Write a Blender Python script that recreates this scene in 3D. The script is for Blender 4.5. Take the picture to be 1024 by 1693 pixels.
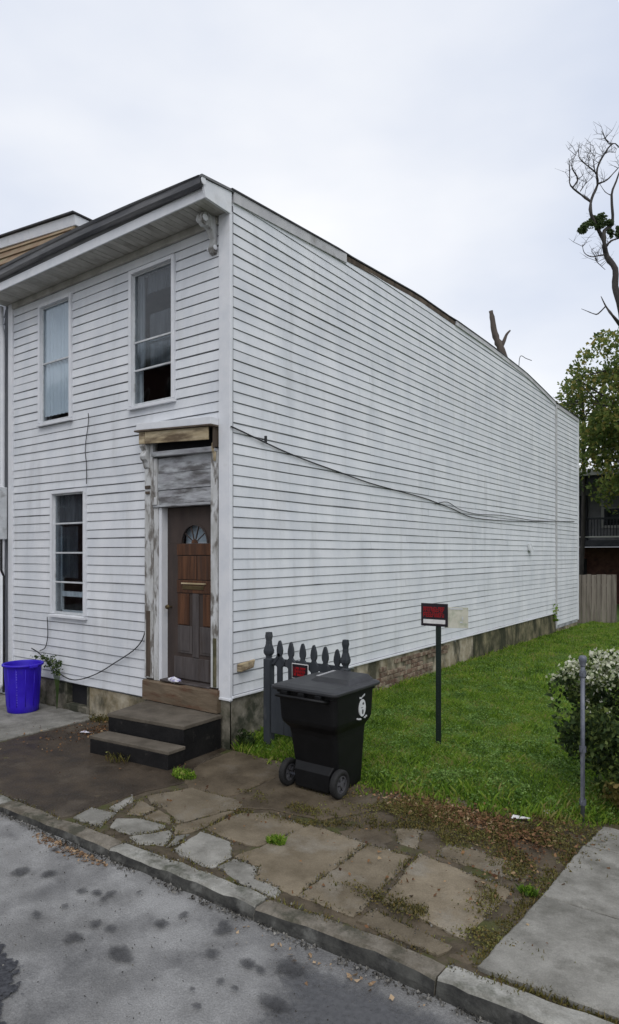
import bpy, math, random
import numpy as np
from mathutils import Vector, Matrix, noise as mn

random.seed(7); rng = np.random.default_rng(11)
for o in list(bpy.data.objects): bpy.data.objects.remove(o)
SC = bpy.context.scene
COL = SC.collection
R = math.radians

# ------------------------------------------------------------------ camera
cd = bpy.data.cameras.new('camera'); cam = bpy.data.objects.new('camera', cd); COL.objects.link(cam)
cd.sensor_fit = 'HORIZONTAL'; cd.sensor_width = 36.0; cd.lens = 36.0 * 1073 / 1024
cd.shift_y = 67.5 / 1024; cd.clip_start = 0.05; cd.clip_end = 3000
cam.location = (5.315, -5.65, 2.18); cam.rotation_euler = (R(90), 0, R(36.293))
SC.camera = cam
SC.view_settings.view_transform = 'Standard'; SC.view_settings.look = 'None'
SC.view_settings.exposure = 0.0; SC.view_settings.gamma = 1.0; SC.view_settings.use_curve_mapping = False

# ------------------------------------------------------------------ sky
SUN_EL, SUN_AZ = R(52), R(140)          # azimuth clockwise from +Y
w = bpy.data.worlds.new('World'); SC.world = w; w.use_nodes = True
nt = w.node_tree; nt.nodes.clear()
def N(tree, typ, **kw):
    n = tree.nodes.new(typ)
    for k, v in kw.items(): setattr(n, k, v)
    return n
out = N(nt, 'ShaderNodeOutputWorld'); bg = N(nt, 'ShaderNodeBackground')
sky = N(nt, 'ShaderNodeTexSky', sky_type='NISHITA', sun_disc=False, sun_elevation=SUN_EL, sun_rotation=SUN_AZ)
sky.air_density = 1.0; sky.dust_density = 2.0
tc = N(nt, 'ShaderNodeTexCoord')
mp = N(nt, 'ShaderNodeMapping'); mp.inputs['Scale'].default_value = (1.0, 1.0, 2.2); mp.inputs['Location'].default_value = (0.9, 0.1, 0.0)
nz = N(nt, 'ShaderNodeTexNoise'); nz.inputs['Scale'].default_value = 1.7; nz.inputs['Detail'].default_value = 5; nz.inputs['Roughness'].default_value = .45
rp = N(nt, 'ShaderNodeValToRGB')                     # cloud deck: grey-white with brighter breaks
rp.color_ramp.elements[0].position = .30; rp.color_ramp.elements[0].color = (7.0, 7.6, 8.9, 1)
rp.color_ramp.elements[1].position = .66; rp.color_ramp.elements[1].color = (10.7, 10.7, 10.75, 1)
mx = N(nt, 'ShaderNodeMixRGB'); mx.inputs[0].default_value = .86
L = nt.links.new
L(tc.outputs['Generated'], mp.inputs[0]); L(mp.outputs[0], nz.inputs['Vector']); L(nz.outputs['Fac'], rp.inputs[0])
L(sky.outputs[0], mx.inputs[1]); L(rp.outputs[0], mx.inputs[2]); L(mx.outputs[0], bg.inputs[0]); L(bg.outputs[0], out.inputs[0])
bg.inputs[1].default_value = 0.108

sd = bpy.data.lights.new('sun', 'SUN'); sun = bpy.data.objects.new('sun', sd); COL.objects.link(sun)
sd.energy = 1.1; sd.angle = R(35); sd.color = (1.0, .97, .92)
sdir = Vector((math.sin(SUN_AZ) * math.cos(SUN_EL), math.cos(SUN_AZ) * math.cos(SUN_EL), math.sin(SUN_EL)))
sun.rotation_euler = sdir.to_track_quat('Z', 'Y').to_euler()

# ------------------------------------------------------------------ helpers
def tag(o, label=None, cat=None, group=None, kind=None):
    if label: o['label'] = label
    if cat: o['category'] = cat
    if group: o['group'] = group
    if kind: o['kind'] = kind
    return o
def link(name, me, parent=None, loc=None):
    o = bpy.data.objects.new(name, me); COL.objects.link(o)
    if parent is not None: o.parent = parent
    if loc is not None: o.location = loc
    return o
def empty(name, loc=(0, 0, 0), rz=0.0):
    o = bpy.data.objects.new(name, None); COL.objects.link(o); o.location = loc; o.rotation_euler = (0, 0, rz)
    o.empty_display_size = .1; return o
class B:
    def __init__(s): s.v = []; s.f = []
    def add(s, vs, fs):
        n = len(s.v); s.v += [tuple(v) for v in vs]; s.f += [tuple(i + n for i in f) for f in fs]; return s
    def box(s, x0, x1, y0, y1, z0, z1):
        if x0 > x1: x0, x1 = x1, x0
        if y0 > y1: y0, y1 = y1, y0
        return s.add([(x0,y0,z0),(x1,y0,z0),(x1,y1,z0),(x0,y1,z0),(x0,y0,z1),(x1,y0,z1),(x1,y1,z1),(x0,y1,z1)],
                     [(0,3,2,1),(4,5,6,7),(0,1,5,4),(1,2,6,5),(2,3,7,6),(3,0,4,7)])
    def hexa(s, p):      # 8 points, bottom ring then top ring
        return s.add(p, [(0,3,2,1),(4,5,6,7),(0,1,5,4),(1,2,6,5),(2,3,7,6),(3,0,4,7)])
    def loft(s, rings, cap=True, closed=True):
        n = len(rings[0]); base = len(s.v)
        for r in rings: s.v += [tuple(p) for p in r]
        for i in range(len(rings) - 1):
            for j in range(n if closed else n - 1):
                a = base + i*n + j; b = base + i*n + (j+1) % n
                s.f.append((a, b, b + n, a + n))
        if cap:
            s.f.append(tuple(base + j for j in reversed(range(n))))
            s.f.append(tuple(base + (len(rings)-1)*n + j for j in range(n)))
        return s
    def tube(s, path, rad, n=8, cap=True):
        path = [Vector(p) for p in path]; m = len(path)
        rads = rad if isinstance(rad, (list, tuple)) else [rad] * m
        rings = []; up = None
        for i, p in enumerate(path):
            t = (path[min(i+1, m-1)] - path[max(i-1, 0)])
            if t.length < 1e-9: t = Vector((0, 0, 1))
            t.normalize()
            if up is None: up = Vector((0, 0, 1)) if abs(t.z) < .9 else Vector((1, 0, 0))
            a = t.cross(up)
            if a.length < 1e-4: a = t.cross(Vector((0, 1, 0)))
            a.normalize(); b = a.cross(t).normalized(); up = b
            rings.append([p + (a * math.cos(2*math.pi*k/n) + b * math.sin(2*math.pi*k/n)) * rads[i] for k in range(n)])
        return s.loft(rings, cap)
    def cyl(s, p0, p1, r0, r1=None, n=16): return s.tube([p0, p1], [r0, r0 if r1 is None else r1], n)
    def lathe(s, prof, c=(0, 0, 0), n=32, cap=False):
        rings = [[(c[0] + r*math.cos(2*math.pi*k/n), c[1] + r*math.sin(2*math.pi*k/n), c[2] + z) for k in range(n)] for r, z in prof]
        return s.loft(rings, cap)
    def build(s, name, mat, parent=None, smooth=False, bevel=0.0, loc=None):
        me = bpy.data.meshes.new(name); me.from_pydata(s.v, [], s.f); me.update()
        if mat: me.materials.append(mat)
        if smooth: me.polygons.foreach_set('use_smooth', [True] * len(me.polygons))
        o = link(name, me, parent, loc)
        if bevel:
            b = o.modifiers.new('bevel', 'BEVEL'); b.width = bevel; b.segments = 2; b.limit_method = 'ANGLE'; b.angle_limit = R(35)
        return o
def quads(name, V, mat, parent=None):          # V: (n,4,3) array -> one mesh of loose quads
    V = np.asarray(V, dtype=np.float32); n = len(V)
    me = bpy.data.meshes.new(name); me.vertices.add(n*4); me.vertices.foreach_set('co', V.reshape(-1))
    me.loops.add(n*4); me.loops.foreach_set('vertex_index', np.arange(n*4, dtype=np.int32))
    me.polygons.add(n); me.polygons.foreach_set('loop_start', np.arange(0, n*4, 4, dtype=np.int32))
    me.update(calc_edges=True); me.validate(); me.materials.append(mat)
    return link(name, me, parent)
def leafs(C, size, up=.3, aspect=1.7, flat=0.0, jit=.35):   # kite shaped leaves at centres C
    n = len(C); C = np.asarray(C)
    d = rng.normal(size=(n, 3)); d[:, 2] = d[:, 2] * (1 - flat) + up; d /= np.linalg.norm(d, axis=1)[:, None]
    e = rng.normal(size=(n, 3)); e[:, 2] *= (1 - flat); e -= (e * d).sum(1)[:, None] * d; e /= np.linalg.norm(e, axis=1)[:, None]
    s = (size * (1 + jit * rng.uniform(-1, 1, n)))[:, None]
    k = rng.normal(size=(n, 3)) * .12
    return np.stack([C - d*s*.5, C + e*s*.5/aspect + k*s, C + d*s*.5, C - e*s*.5/aspect + k*s], axis=1)

# ------------------------------------------------------------------ materials
def pm(name, c1, c2=None, scale=6.0, rough=.8, bump=0.0, bscale=None, c3=None, s3=1.5, t3=(.55, .75), k3=1.0, rand=0.0, stretch=(1, 1, 1), grain=0.0, gs=140, off=1.0,
       spec=.3, metal=0.0, detail=6, ramp=(.35, .65), st3=None, rvar=0.0):
    m = bpy.data.materials.new(name); m.use_nodes = True; t = m.node_tree; t.nodes.clear(); l = t.links.new
    o = N(t, 'ShaderNodeOutputMaterial'); p = N(t, 'ShaderNodeBsdfPrincipled'); l(p.outputs[0], o.inputs[0])
    p.inputs['Roughness'].default_value = rough; p.inputs['Specular IOR Level'].default_value = spec; p.inputs['Metallic'].default_value = metal
    co = N(t, 'ShaderNodeTexCoord'); ma = N(t, 'ShaderNodeMapping'); ma.inputs['Scale'].default_value = stretch
    oi = N(t, 'ShaderNodeObjectInfo'); ad = N(t, 'ShaderNodeVectorMath', operation='MULTIPLY_ADD')
    l(oi.outputs['Random'], ad.inputs[0]); ad.inputs[1].default_value = (7.3*off, 4.1*off, 9.7*off); l(co.outputs['Object'], ad.inputs[2])
    l(ad.outputs[0], ma.inputs[0])
    n1 = N(t, 'ShaderNodeTexNoise'); n1.inputs['Scale'].default_value = scale; n1.inputs['Detail'].default_value = detail; n1.inputs['Roughness'].default_value = .6
    l(ma.outputs[0], n1.inputs['Vector'])
    r1 = N(t, 'ShaderNodeValToRGB'); r1.color_ramp.elements[0].position = ramp[0]; r1.color_ramp.elements[1].position = ramp[1]
    r1.color_ramp.elements[0].color = (*c1, 1); r1.color_ramp.elements[1].color = (*(c2 or c1), 1); l(n1.outputs['Fac'], r1.inputs[0])
    col = r1.outputs[0]
    if c3:
        ma3 = N(t, 'ShaderNodeMapping'); ma3.inputs['Scale'].default_value = st3 or stretch; l(ad.outputs[0], ma3.inputs[0])
        n3 = N(t, 'ShaderNodeTexNoise'); n3.inputs['Scale'].default_value = s3; n3.inputs['Detail'].default_value = 7; n3.inputs['Roughness'].default_value = .62; l(ma3.outputs[0], n3.inputs['Vector'])
        r3 = N(t, 'ShaderNodeMapRange'); r3.inputs[1].default_value = t3[0]; r3.inputs[2].default_value = t3[1]; r3.inputs[4].default_value = k3; l(n3.outputs['Fac'], r3.inputs[0])
        mm = N(t, 'ShaderNodeMixRGB'); mm.inputs[2].default_value = (*c3, 1); l(r3.outputs[0], mm.inputs[0]); l(col, mm.inputs[1]); col = mm.outputs[0]
    if rand:
        mr = N(t, 'ShaderNodeMapRange'); mr.inputs[3].default_value = 1 - rand; mr.inputs[4].default_value = 1 + rand; l(oi.outputs['Random'], mr.inputs[0])
        hv = N(t, 'ShaderNodeHueSaturation'); l(mr.outputs[0], hv.inputs['Value']); l(col, hv.inputs['Color']); col = hv.outputs[0]
    if grain:
        ng = N(t, 'ShaderNodeTexNoise'); ng.inputs['Scale'].default_value = gs; ng.inputs['Detail'].default_value = 3; ng.inputs['Roughness'].default_value = .7; l(ad.outputs[0], ng.inputs['Vector'])
        mg = N(t, 'ShaderNodeMapRange'); mg.inputs[1].default_value = .3; mg.inputs[2].default_value = .7; mg.inputs[3].default_value = 1 - grain; mg.inputs[4].default_value = 1 + grain; l(ng.outputs['Fac'], mg.inputs[0])
        hg = N(t, 'ShaderNodeHueSaturation'); l(mg.outputs[0], hg.inputs['Value']); l(col, hg.inputs['Color']); col = hg.outputs[0]
    l(col, p.inputs['Base Color'])
    if rvar:
        rr = N(t, 'ShaderNodeMapRange'); rr.inputs[1].default_value = .3; rr.inputs[2].default_value = .7; rr.inputs[3].default_value = rough - rvar; rr.inputs[4].default_value = rough + rvar
        l(n1.outputs['Fac'], rr.inputs[0]); l(rr.outputs[0], p.inputs['Roughness'])
    if bump:
        nb = N(t, 'ShaderNodeTexNoise'); nb.inputs['Scale'].default_value = bscale or scale * 4; nb.inputs['Detail'].default_value = 8; l(ma.outputs[0], nb.inputs['Vector'])
        bp = N(t, 'ShaderNodeBump'); bp.inputs['Strength'].default_value = bump; bp.inputs['Distance'].default_value = .02; l(nb.outputs['Fac'], bp.inputs['Height']); l(bp.outputs[0], p.inputs['Normal'])
    return m
def leafmat(name, stops, trans=.25, rough=.6, ns=1.3, na=1.2):
    m = bpy.data.materials.new(name); m.use_nodes = True; t = m.node_tree; t.nodes.clear(); l = t.links.new
    o = N(t, 'ShaderNodeOutputMaterial'); g = N(t, 'ShaderNodeNewGeometry'); r = N(t, 'ShaderNodeValToRGB')
    while len(r.color_ramp.elements) < len(stops): r.color_ramp.elements.new(.5)
    for e, (pos, c) in zip(r.color_ramp.elements, stops): e.position = pos; e.color = (*c, 1)
    n3 = N(t, 'ShaderNodeTexNoise'); n3.inputs['Scale'].default_value = ns; n3.inputs['Detail'].default_value = 3
    co = N(t, 'ShaderNodeTexCoord'); l(co.outputs['Object'], n3.inputs['Vector'])
    ma = N(t, 'ShaderNodeMath', operation='MULTIPLY_ADD'); l(n3.outputs['Fac'], ma.inputs[0]); ma.inputs[1].default_value = na; ma.inputs[2].default_value = -.5*na
    m2 = N(t, 'ShaderNodeMath', operation='ADD'); l(g.outputs['Random Per Island'], m2.inputs[0]); l(ma.outputs[0], m2.inputs[1])
    l(m2.outputs[0], r.inputs[0])
    p = N(t, 'ShaderNodeBsdfPrincipled'); p.inputs['Roughness'].default_value = rough; p.inputs['Specular IOR Level'].default_value = .25; l(r.outputs[0], p.inputs['Base Color'])
    tr = N(t, 'ShaderNodeBsdfTranslucent'); l(r.outputs[0], tr.inputs[0]); mxs = N(t, 'ShaderNodeMixShader'); mxs.inputs[0].default_value = trans
    l(p.outputs[0], mxs.inputs[1]); l(tr.outputs[0], mxs.inputs[2]); l(mxs.outputs[0], o.inputs[0]); return m
def glassmat(name, tint=(.9, .93, .95)):
    m = bpy.data.materials.new(name); m.use_nodes = True; t = m.node_tree; t.nodes.clear(); l = t.links.new
    o = N(t, 'ShaderNodeOutputMaterial'); tr = N(t, 'ShaderNodeBsdfTransparent'); tr.inputs[0].default_value = (*tint, 1)
    gl = N(t, 'ShaderNodeBsdfGlossy'); gl.inputs['Roughness'].default_value = .03
    fr = N(t, 'ShaderNodeFresnel'); ms = N(t, 'ShaderNodeMixShader')
    ge = N(t, 'ShaderNodeNewGeometry'); ir = N(t, 'ShaderNodeMath', operation='MULTIPLY_ADD'); l(ge.outputs['Backfacing'], ir.inputs[0]); ir.inputs[1].default_value = 1/1.4 - 1.4; ir.inputs[2].default_value = 1.4; l(ir.outputs[0], fr.inputs[0])
    nb = N(t, 'ShaderNodeTexNoise'); nb.inputs['Scale'].default_value = 2.2; nb.inputs['Detail'].default_value = 1
    bp = N(t, 'ShaderNodeBump'); bp.inputs['Strength'].default_value = .08; bp.inputs['Distance'].default_value = .05; l(nb.outputs['Fac'], bp.inputs['Height']); l(bp.outputs[0], gl.inputs['Normal'])
    l(fr.outputs[0], ms.inputs[0]); l(tr.outputs[0], ms.inputs[1]); l(gl.outputs[0], ms.inputs[2]); l(ms.outputs[0], o.inputs[0]); return m
def sidingmat():
    # weathered white vinyl: per-board tone, faint streaks along and down the boards, grime collected in blotches
    return pm('white_vinyl_siding', (.60, .625, .665), (.71, .725, .755), 2.2, rough=.5, spec=.35, c3=(.30, .30, .28), s3=1.5, t3=(.54, .82), k3=.38, rand=.045, stretch=(1, 1, .45), st3=(2.6, 2.6, .32), bump=.05, bscale=22, grain=.03, gs=60, off=0)
M = dict(
    siding=sidingmat(),
    trim=pm('white_trim_paint', (.64, .66, .70), (.72, .73, .76), 5, rough=.5, c3=(.40, .40, .38), s3=4, t3=(.6, .85), k3=.6, bump=.04),
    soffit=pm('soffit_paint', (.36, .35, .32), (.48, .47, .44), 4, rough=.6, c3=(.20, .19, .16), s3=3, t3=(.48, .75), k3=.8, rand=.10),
    backing=pm('grimy_wall_sheathing', (.17, .175, .185), (.42, .43, .45), 2.5, rough=.95),
    peel=pm('peeling_white_paint', (.58, .59, .60), (.40, .40, .39), 9, rough=.75, c3=(.13, .115, .10), s3=8, t3=(.50, .60), k3=.9, stretch=(1, 1, .35), bump=.35, bscale=26),
    peelh=pm('peeling_white_boards', (.44, .46, .48), (.28, .28, .30), 9, rough=.8, c3=(.085, .08, .08), s3=5, t3=(.48, .62), k3=.9, stretch=(.3, 1, 1.4), bump=.4, bscale=24, rand=.08),
    yellow=pm('yellowed_cornice_wood', (.34, .27, .16), (.50, .42, .29), 8, rough=.85, c3=(.13, .095, .06), s3=5, t3=(.48, .64), stretch=(.3, 1, 1.5), bump=.25),
    rawwood=pm('rotten_raw_wood', (.06, .045, .035), (.13, .10, .075), 7, rough=.9, c3=(.03, .025, .022), s3=6, stretch=(1, 1, .3), bump=.5),
    beam=pm('weathered_sill_beam', (.10, .075, .05), (.17, .13, .09), 5, rough=.85, c3=(.10, .045, .025), s3=3.5, t3=(.48, .62), stretch=(.4, 1, 1.4), bump=.4),
    doorbrown=pm('brown_door_paint', (.040, .030, .027), (.065, .048, .042), 5, rough=.6, spec=.3, stretch=(1, 1, .3), bump=.12, c3=(.035, .03, .028), s3=3, t3=(.55, .8)),
    doorwood=pm('bare_reddish_door_wood', (.050, .022, .012), (.125, .055, .027), 7, rough=.6, stretch=(3, 1, .22), bump=.2, c3=(.05, .028, .02), s3=4, t3=(.5, .7)),
    doorgrey=pm('grey_brown_door_base', (.058, .050, .050), (.095, .083, .082), 6, rough=.6, bump=.12, stretch=(2, 1, .3), c3=(.045, .033, .027), s3=4, t3=(.5, .7)),
    brass=pm('dull_brass', (.16, .12, .06), (.10, .08, .045), 12, rough=.45, metal=.7),
    glass=glassmat('window_glass'),
    curtain=pm('grey_curtain', (.38, .41, .44), (.48, .51, .54), 2, rough=.9, stretch=(9, 1, .4)),
    sash=pm('aluminium_storm_sash', (.46, .48, .50), (.58, .60, .62), 8, rough=.45, c3=(.25, .25, .25), s3=5),
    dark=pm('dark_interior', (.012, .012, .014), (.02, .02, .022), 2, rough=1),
    gutter=pm('dark_painted_gutter', (.075, .078, .088), (.20, .20, .205), 5, rough=.55, stretch=(.25, 1, 2), c3=(.22, .22, .22), s3=4, t3=(.58, .78), k3=.6),
    roof=pm('tar_roof', (.035, .035, .04), (.07, .07, .075), 3, rough=.9, bump=.2),
    rake=pm('aluminium_rake_trim', (.42, .42, .44), (.54, .54, .55), 4, rough=.5, c3=(.26, .25, .23), s3=3, rand=.06),
    stucco=pm('old_parged_foundation', (.20, .165, .10), (.40, .36, .28), 5, rough=.95, c3=(.045, .045, .03), s3=2.4, t3=(.47, .62), k3=.9, st3=(1, 1, .5), bump=.6, bscale=14),
    stuccog=pm('mossy_foundation', (.075, .075, .04), (.26, .225, .14), 4, rough=.95, c3=(.022, .026, .014), s3=2.2, t3=(.42, .60), k3=.92, st3=(1, 1, .45), bump=.6, bscale=12),
    stuccof=pm('grey_parged_foundation', (.09, .085, .06), (.24, .22, .18), 6, rough=.95, c3=(.03, .034, .022), s3=3.2, t3=(.46, .60), k3=.92, bump=.6, bscale=14),
    brick=pm('worn_red_brick', (.10, .058, .042), (.17, .115, .085), 12, rough=.95, c3=(.25, .21, .155), s3=9, t3=(.44, .58), k3=.85, rand=.25, bump=.4),
    street=pm('worn_grey_road', (.165, .164, .162), (.275, .274, .272), 2.6, rough=.85, spec=.25, c3=(.105, .105, .107), s3=1.5, t3=(.52, .68), k3=.85, bump=.6, bscale=70, detail=12, grain=.28, gs=110),
    asphalt=pm('dark_asphalt', (.028, .029, .034), (.075, .078, .086), 40, rough=.75, spec=.35, bump=.5, bscale=90),
    stain=None,
    concrete=pm('pale_concrete_slab', (.15, .145, .128), (.27, .262, .238), 4.5, rough=.85, c3=(.085, .082, .068), s3=3.2, t3=(.54, .70), k3=.7, rand=.10, detail=12, bump=.4, bscale=45, grain=.14, gs=110),
    brownslab=pm('brown_damp_slab', (.105, .084, .055), (.190, .157, .110), 3.2, rough=.75, c3=(.21, .192, .16), s3=2.4, t3=(.52, .70), k3=.8, rand=.16, bump=.4, bscale=45, detail=12, grain=.16, gs=90),
    dampslab=pm('damp_brown_concrete', (.058, .044, .028), (.120, .095, .064), 3.4, rough=.72, spec=.28, c3=(.15, .13, .105), s3=1.9, t3=(.54, .72), k3=.7, rand=.08, bump=.4, bscale=40, rvar=.1, detail=12, grain=.15, gs=70),
    wetslab=pm('wet_dark_concrete', (.028, .0205, .0135), (.062, .046, .031), 3.4, rough=.62, spec=.3, c3=(.095, .080, .062), s3=1.7, t3=(.54, .72), k3=.8, rand=.08, bump=.4, bscale=40, rvar=.14, detail=12, grain=.15, gs=70),
    kerb=pm('old_concrete_kerb', (.17, .165, .145), (.32, .315, .29), 6, rough=.9, c3=(.05, .055, .035), s3=4.0, t3=(.52, .64), k3=.85, detail=12, grain=.18, gs=80, rand=.1, bump=.6, bscale=24),
    kerbbrown=pm('brown_dirty_kerb', (.095, .082, .062), (.20, .18, .15), 6, rough=.9, c3=(.045, .045, .03), s3=4.0, t3=(.50, .62), k3=.85, detail=12, grain=.18, gs=80, bump=.6, bscale=24),
    soil=pm('damp_soil_and_moss', (.045, .035, .023), (.095, .076, .052), 8, rough=.95, c3=(.060, .064, .020), s3=3.5, t3=(.50, .64), bump=.8, bscale=30),
    lawnsoil=pm('lawn_soil', (.045, .08, .018), (.08, .13, .03), 5, rough=.95, bump=.6),
    ground=pm('far_ground', (.04, .055, .025), (.07, .075, .04), .6, rough=.95),
    steptop=pm('worn_step_tread', (.075, .064, .050), (.13, .112, .09), 4, rough=.85, c3=(.07, .06, .05), s3=3, bump=.3, bscale=30),
    stepside=pm('black_painted_step', (.005, .005, .006), (.012, .0115, .012), 5, rough=.6, c3=(.06, .055, .05), s3=6, t3=(.62, .72), k3=.7, bump=.3),
    binblack=pm('black_bin_plastic', (.0035, .0037, .0045), (.006, .0062, .0072), 9, rough=.5, spec=.25, bump=.05, bscale=160),
    binlid=pm('greyed_black_lid_plastic', (.020, .021, .024), (.034, .035, .039), 5, rough=.45, spec=.4, bump=.06, bscale=120, c3=(.07, .07, .075), s3=4, t3=(.62, .8), k3=.6),
    worn=pm('scuffed_grey_plastic', (.26, .26, .27), (.36, .36, .37), 12, rough=.5),
    white=pm('white_print', (.55, .57, .58), (.65, .66, .67), 20, rough=.6),
    rubber=pm('black_rubber', (.012, .012, .013), (.02, .02, .02), 9, rough=.75),
    rim=pm('grey_wheel_rim', (.055, .055, .062), (.085, .085, .092), 9, rough=.5),
    blue=pm('blue_plastic', (.024, .006, .42), (.034, .012, .52), 4, rough=.5, spec=.35, c3=(.055, .04, .40), s3=7, t3=(.56, .72), k3=.6, bump=.04, bscale=20),
    bluew=pm('whitish_scuffs_on_blue', (.16, .13, .62), (.08, .05, .55), 20, rough=.5),
    gate=pm('dark_grey_gate_paint', (.026, .031, .038), (.042, .048, .057), 6, rough=.7, c3=(.10, .10, .10), s3=7, t3=(.6, .74), k3=.6, stretch=(1, 1, .3), bump=.25),
    signblack=pm('black_sign_plastic', (.012, .010, .014), (.02, .014, .02), 9, rough=.4),
    signred=pm('red_sign_print', (.30, .008, .012), (.22, .006, .010), 14, rough=.4),
    signwhite=pm('white_sign_strip', (.60, .59, .60), (.70, .69, .68), 14, rough=.5, c3=(.4, .36, .34), s3=18),
    cream=pm('faded_cream_card', (.46, .45, .37), (.56, .55, .47), 7, rough=.8, c3=(.34, .37, .28), s3=9, t3=(.5, .66)),
    greenpost=pm('dark_green_steel', (.010, .018, .016), (.018, .026, .022), 9, rough=.5),
    galv=pm('galvanised_steel', (.10, .11, .14), (.19, .20, .23), 12, rough=.5, metal=.4, c3=(.04, .042, .065), s3=6, bump=.1),
    iron=pm('black_iron', (.012, .012, .014), (.02, .02, .022), 8, rough=.5),
    cable=pm('black_cable', (.02, .021, .024), (.035, .036, .04), 9, rough=.7),
    cableg=pm('grey_cable', (.16, .165, .18), (.22, .22, .24), 9, rough=.7),
    fence=pm('weathered_fence_board', (.19, .165, .14), (.27, .24, .205), 4, rough=.9, stretch=(4, 4, .3), c3=(.10, .085, .07), s3=3, t3=(.5, .7), rand=.16, bump=.3),
    bark=pm('grey_bark', (.035, .032, .032), (.075, .068, .064), 5, rough=.95, stretch=(1, 1, .3), bump=.6),
    snag=pm('bare_snag_bark', (.075, .062, .055), (.14, .115, .10), 3, rough=.95, stretch=(1, 1, .3), c3=(.05, .05, .045), s3=2, bump=.6),
    leaf=leafmat('tree_leaf', [(0, (.06, .10, .03)), (.4, (.13, .19, .05)), (.75, (.22, .27, .07)), (1, (.36, .30, .09))], .5),
    ivy=leafmat('ivy_leaf', [(0, (.05, .08, .035)), (1, (.12, .17, .07))], .4),
    bushleaf=leafmat('bush_leaf', [(0, (.018, .034, .013)), (.55, (.05, .085, .024)), (1, (.15, .19, .05))], .3),
    flower=leafmat('white_flower', [(0, (.30, .36, .18)), (.5, (.50, .53, .36)), (1, (.66, .66, .56))], .3),
    grass=leafmat('grass_blade', [(0, (.06, .11, .016)), (.35, (.155, .29, .03)), (.7, (.27, .42, .05)), (.9, (.38, .46, .085)), (1, (.38, .34, .13))], .58, ns=2.2, na=1.7),
    clover=leafmat('clover_leaf', [(0, (.07, .14, .03)), (.5, (.17, .31, .06)), (1, (.30, .43, .13))], .45, ns=3.5, na=1.4),
    grit=leafmat('grit', [(0, (.03, .028, .025)), (.6, (.10, .095, .085)), (1, (.25, .24, .22))], 0, .9),
    dead=leafmat('fallen_leaf', [(0, (.06, .030, .016)), (.5, (.15, .075, .036)), (.85, (.23, .13, .062)), (1, (.34, .25, .15))], .1, .8),
    moss=leafmat('joint_weed', [(0, (.045, .045, .014)), (.4, (.10, .092, .024)), (.75, (.16, .115, .035)), (1, (.19, .20, .055))], .2),
    tan=pm('tan_shingle', (.21, .135, .085), (.27, .22, .145), 2.5, rough=.9, c3=(.24, .25, .14), s3=1.8, rand=.15, bump=.3),
    nwall=pm('neighbour_pale_wall', (.42, .44, .48), (.50, .52, .56), 3, rough=.7),
    porchwall=pm('grey_porch_wall', (.16, .165, .17), (.22, .22, .225), 3, rough=.9),
    porchdark=pm('dark_porch_wood', (.018, .020, .026), (.035, .036, .042), 4, rough=.8),
    porchpale=pm('pale_porch_paint', (.34, .34, .32), (.44, .44, .42), 4, rough=.8),
    redbrick=pm('dark_red_brickwork', (.060, .026, .022), (.10, .05, .04), 5, rough=.95, c3=(.03, .02, .018), s3=4),
)
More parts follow.
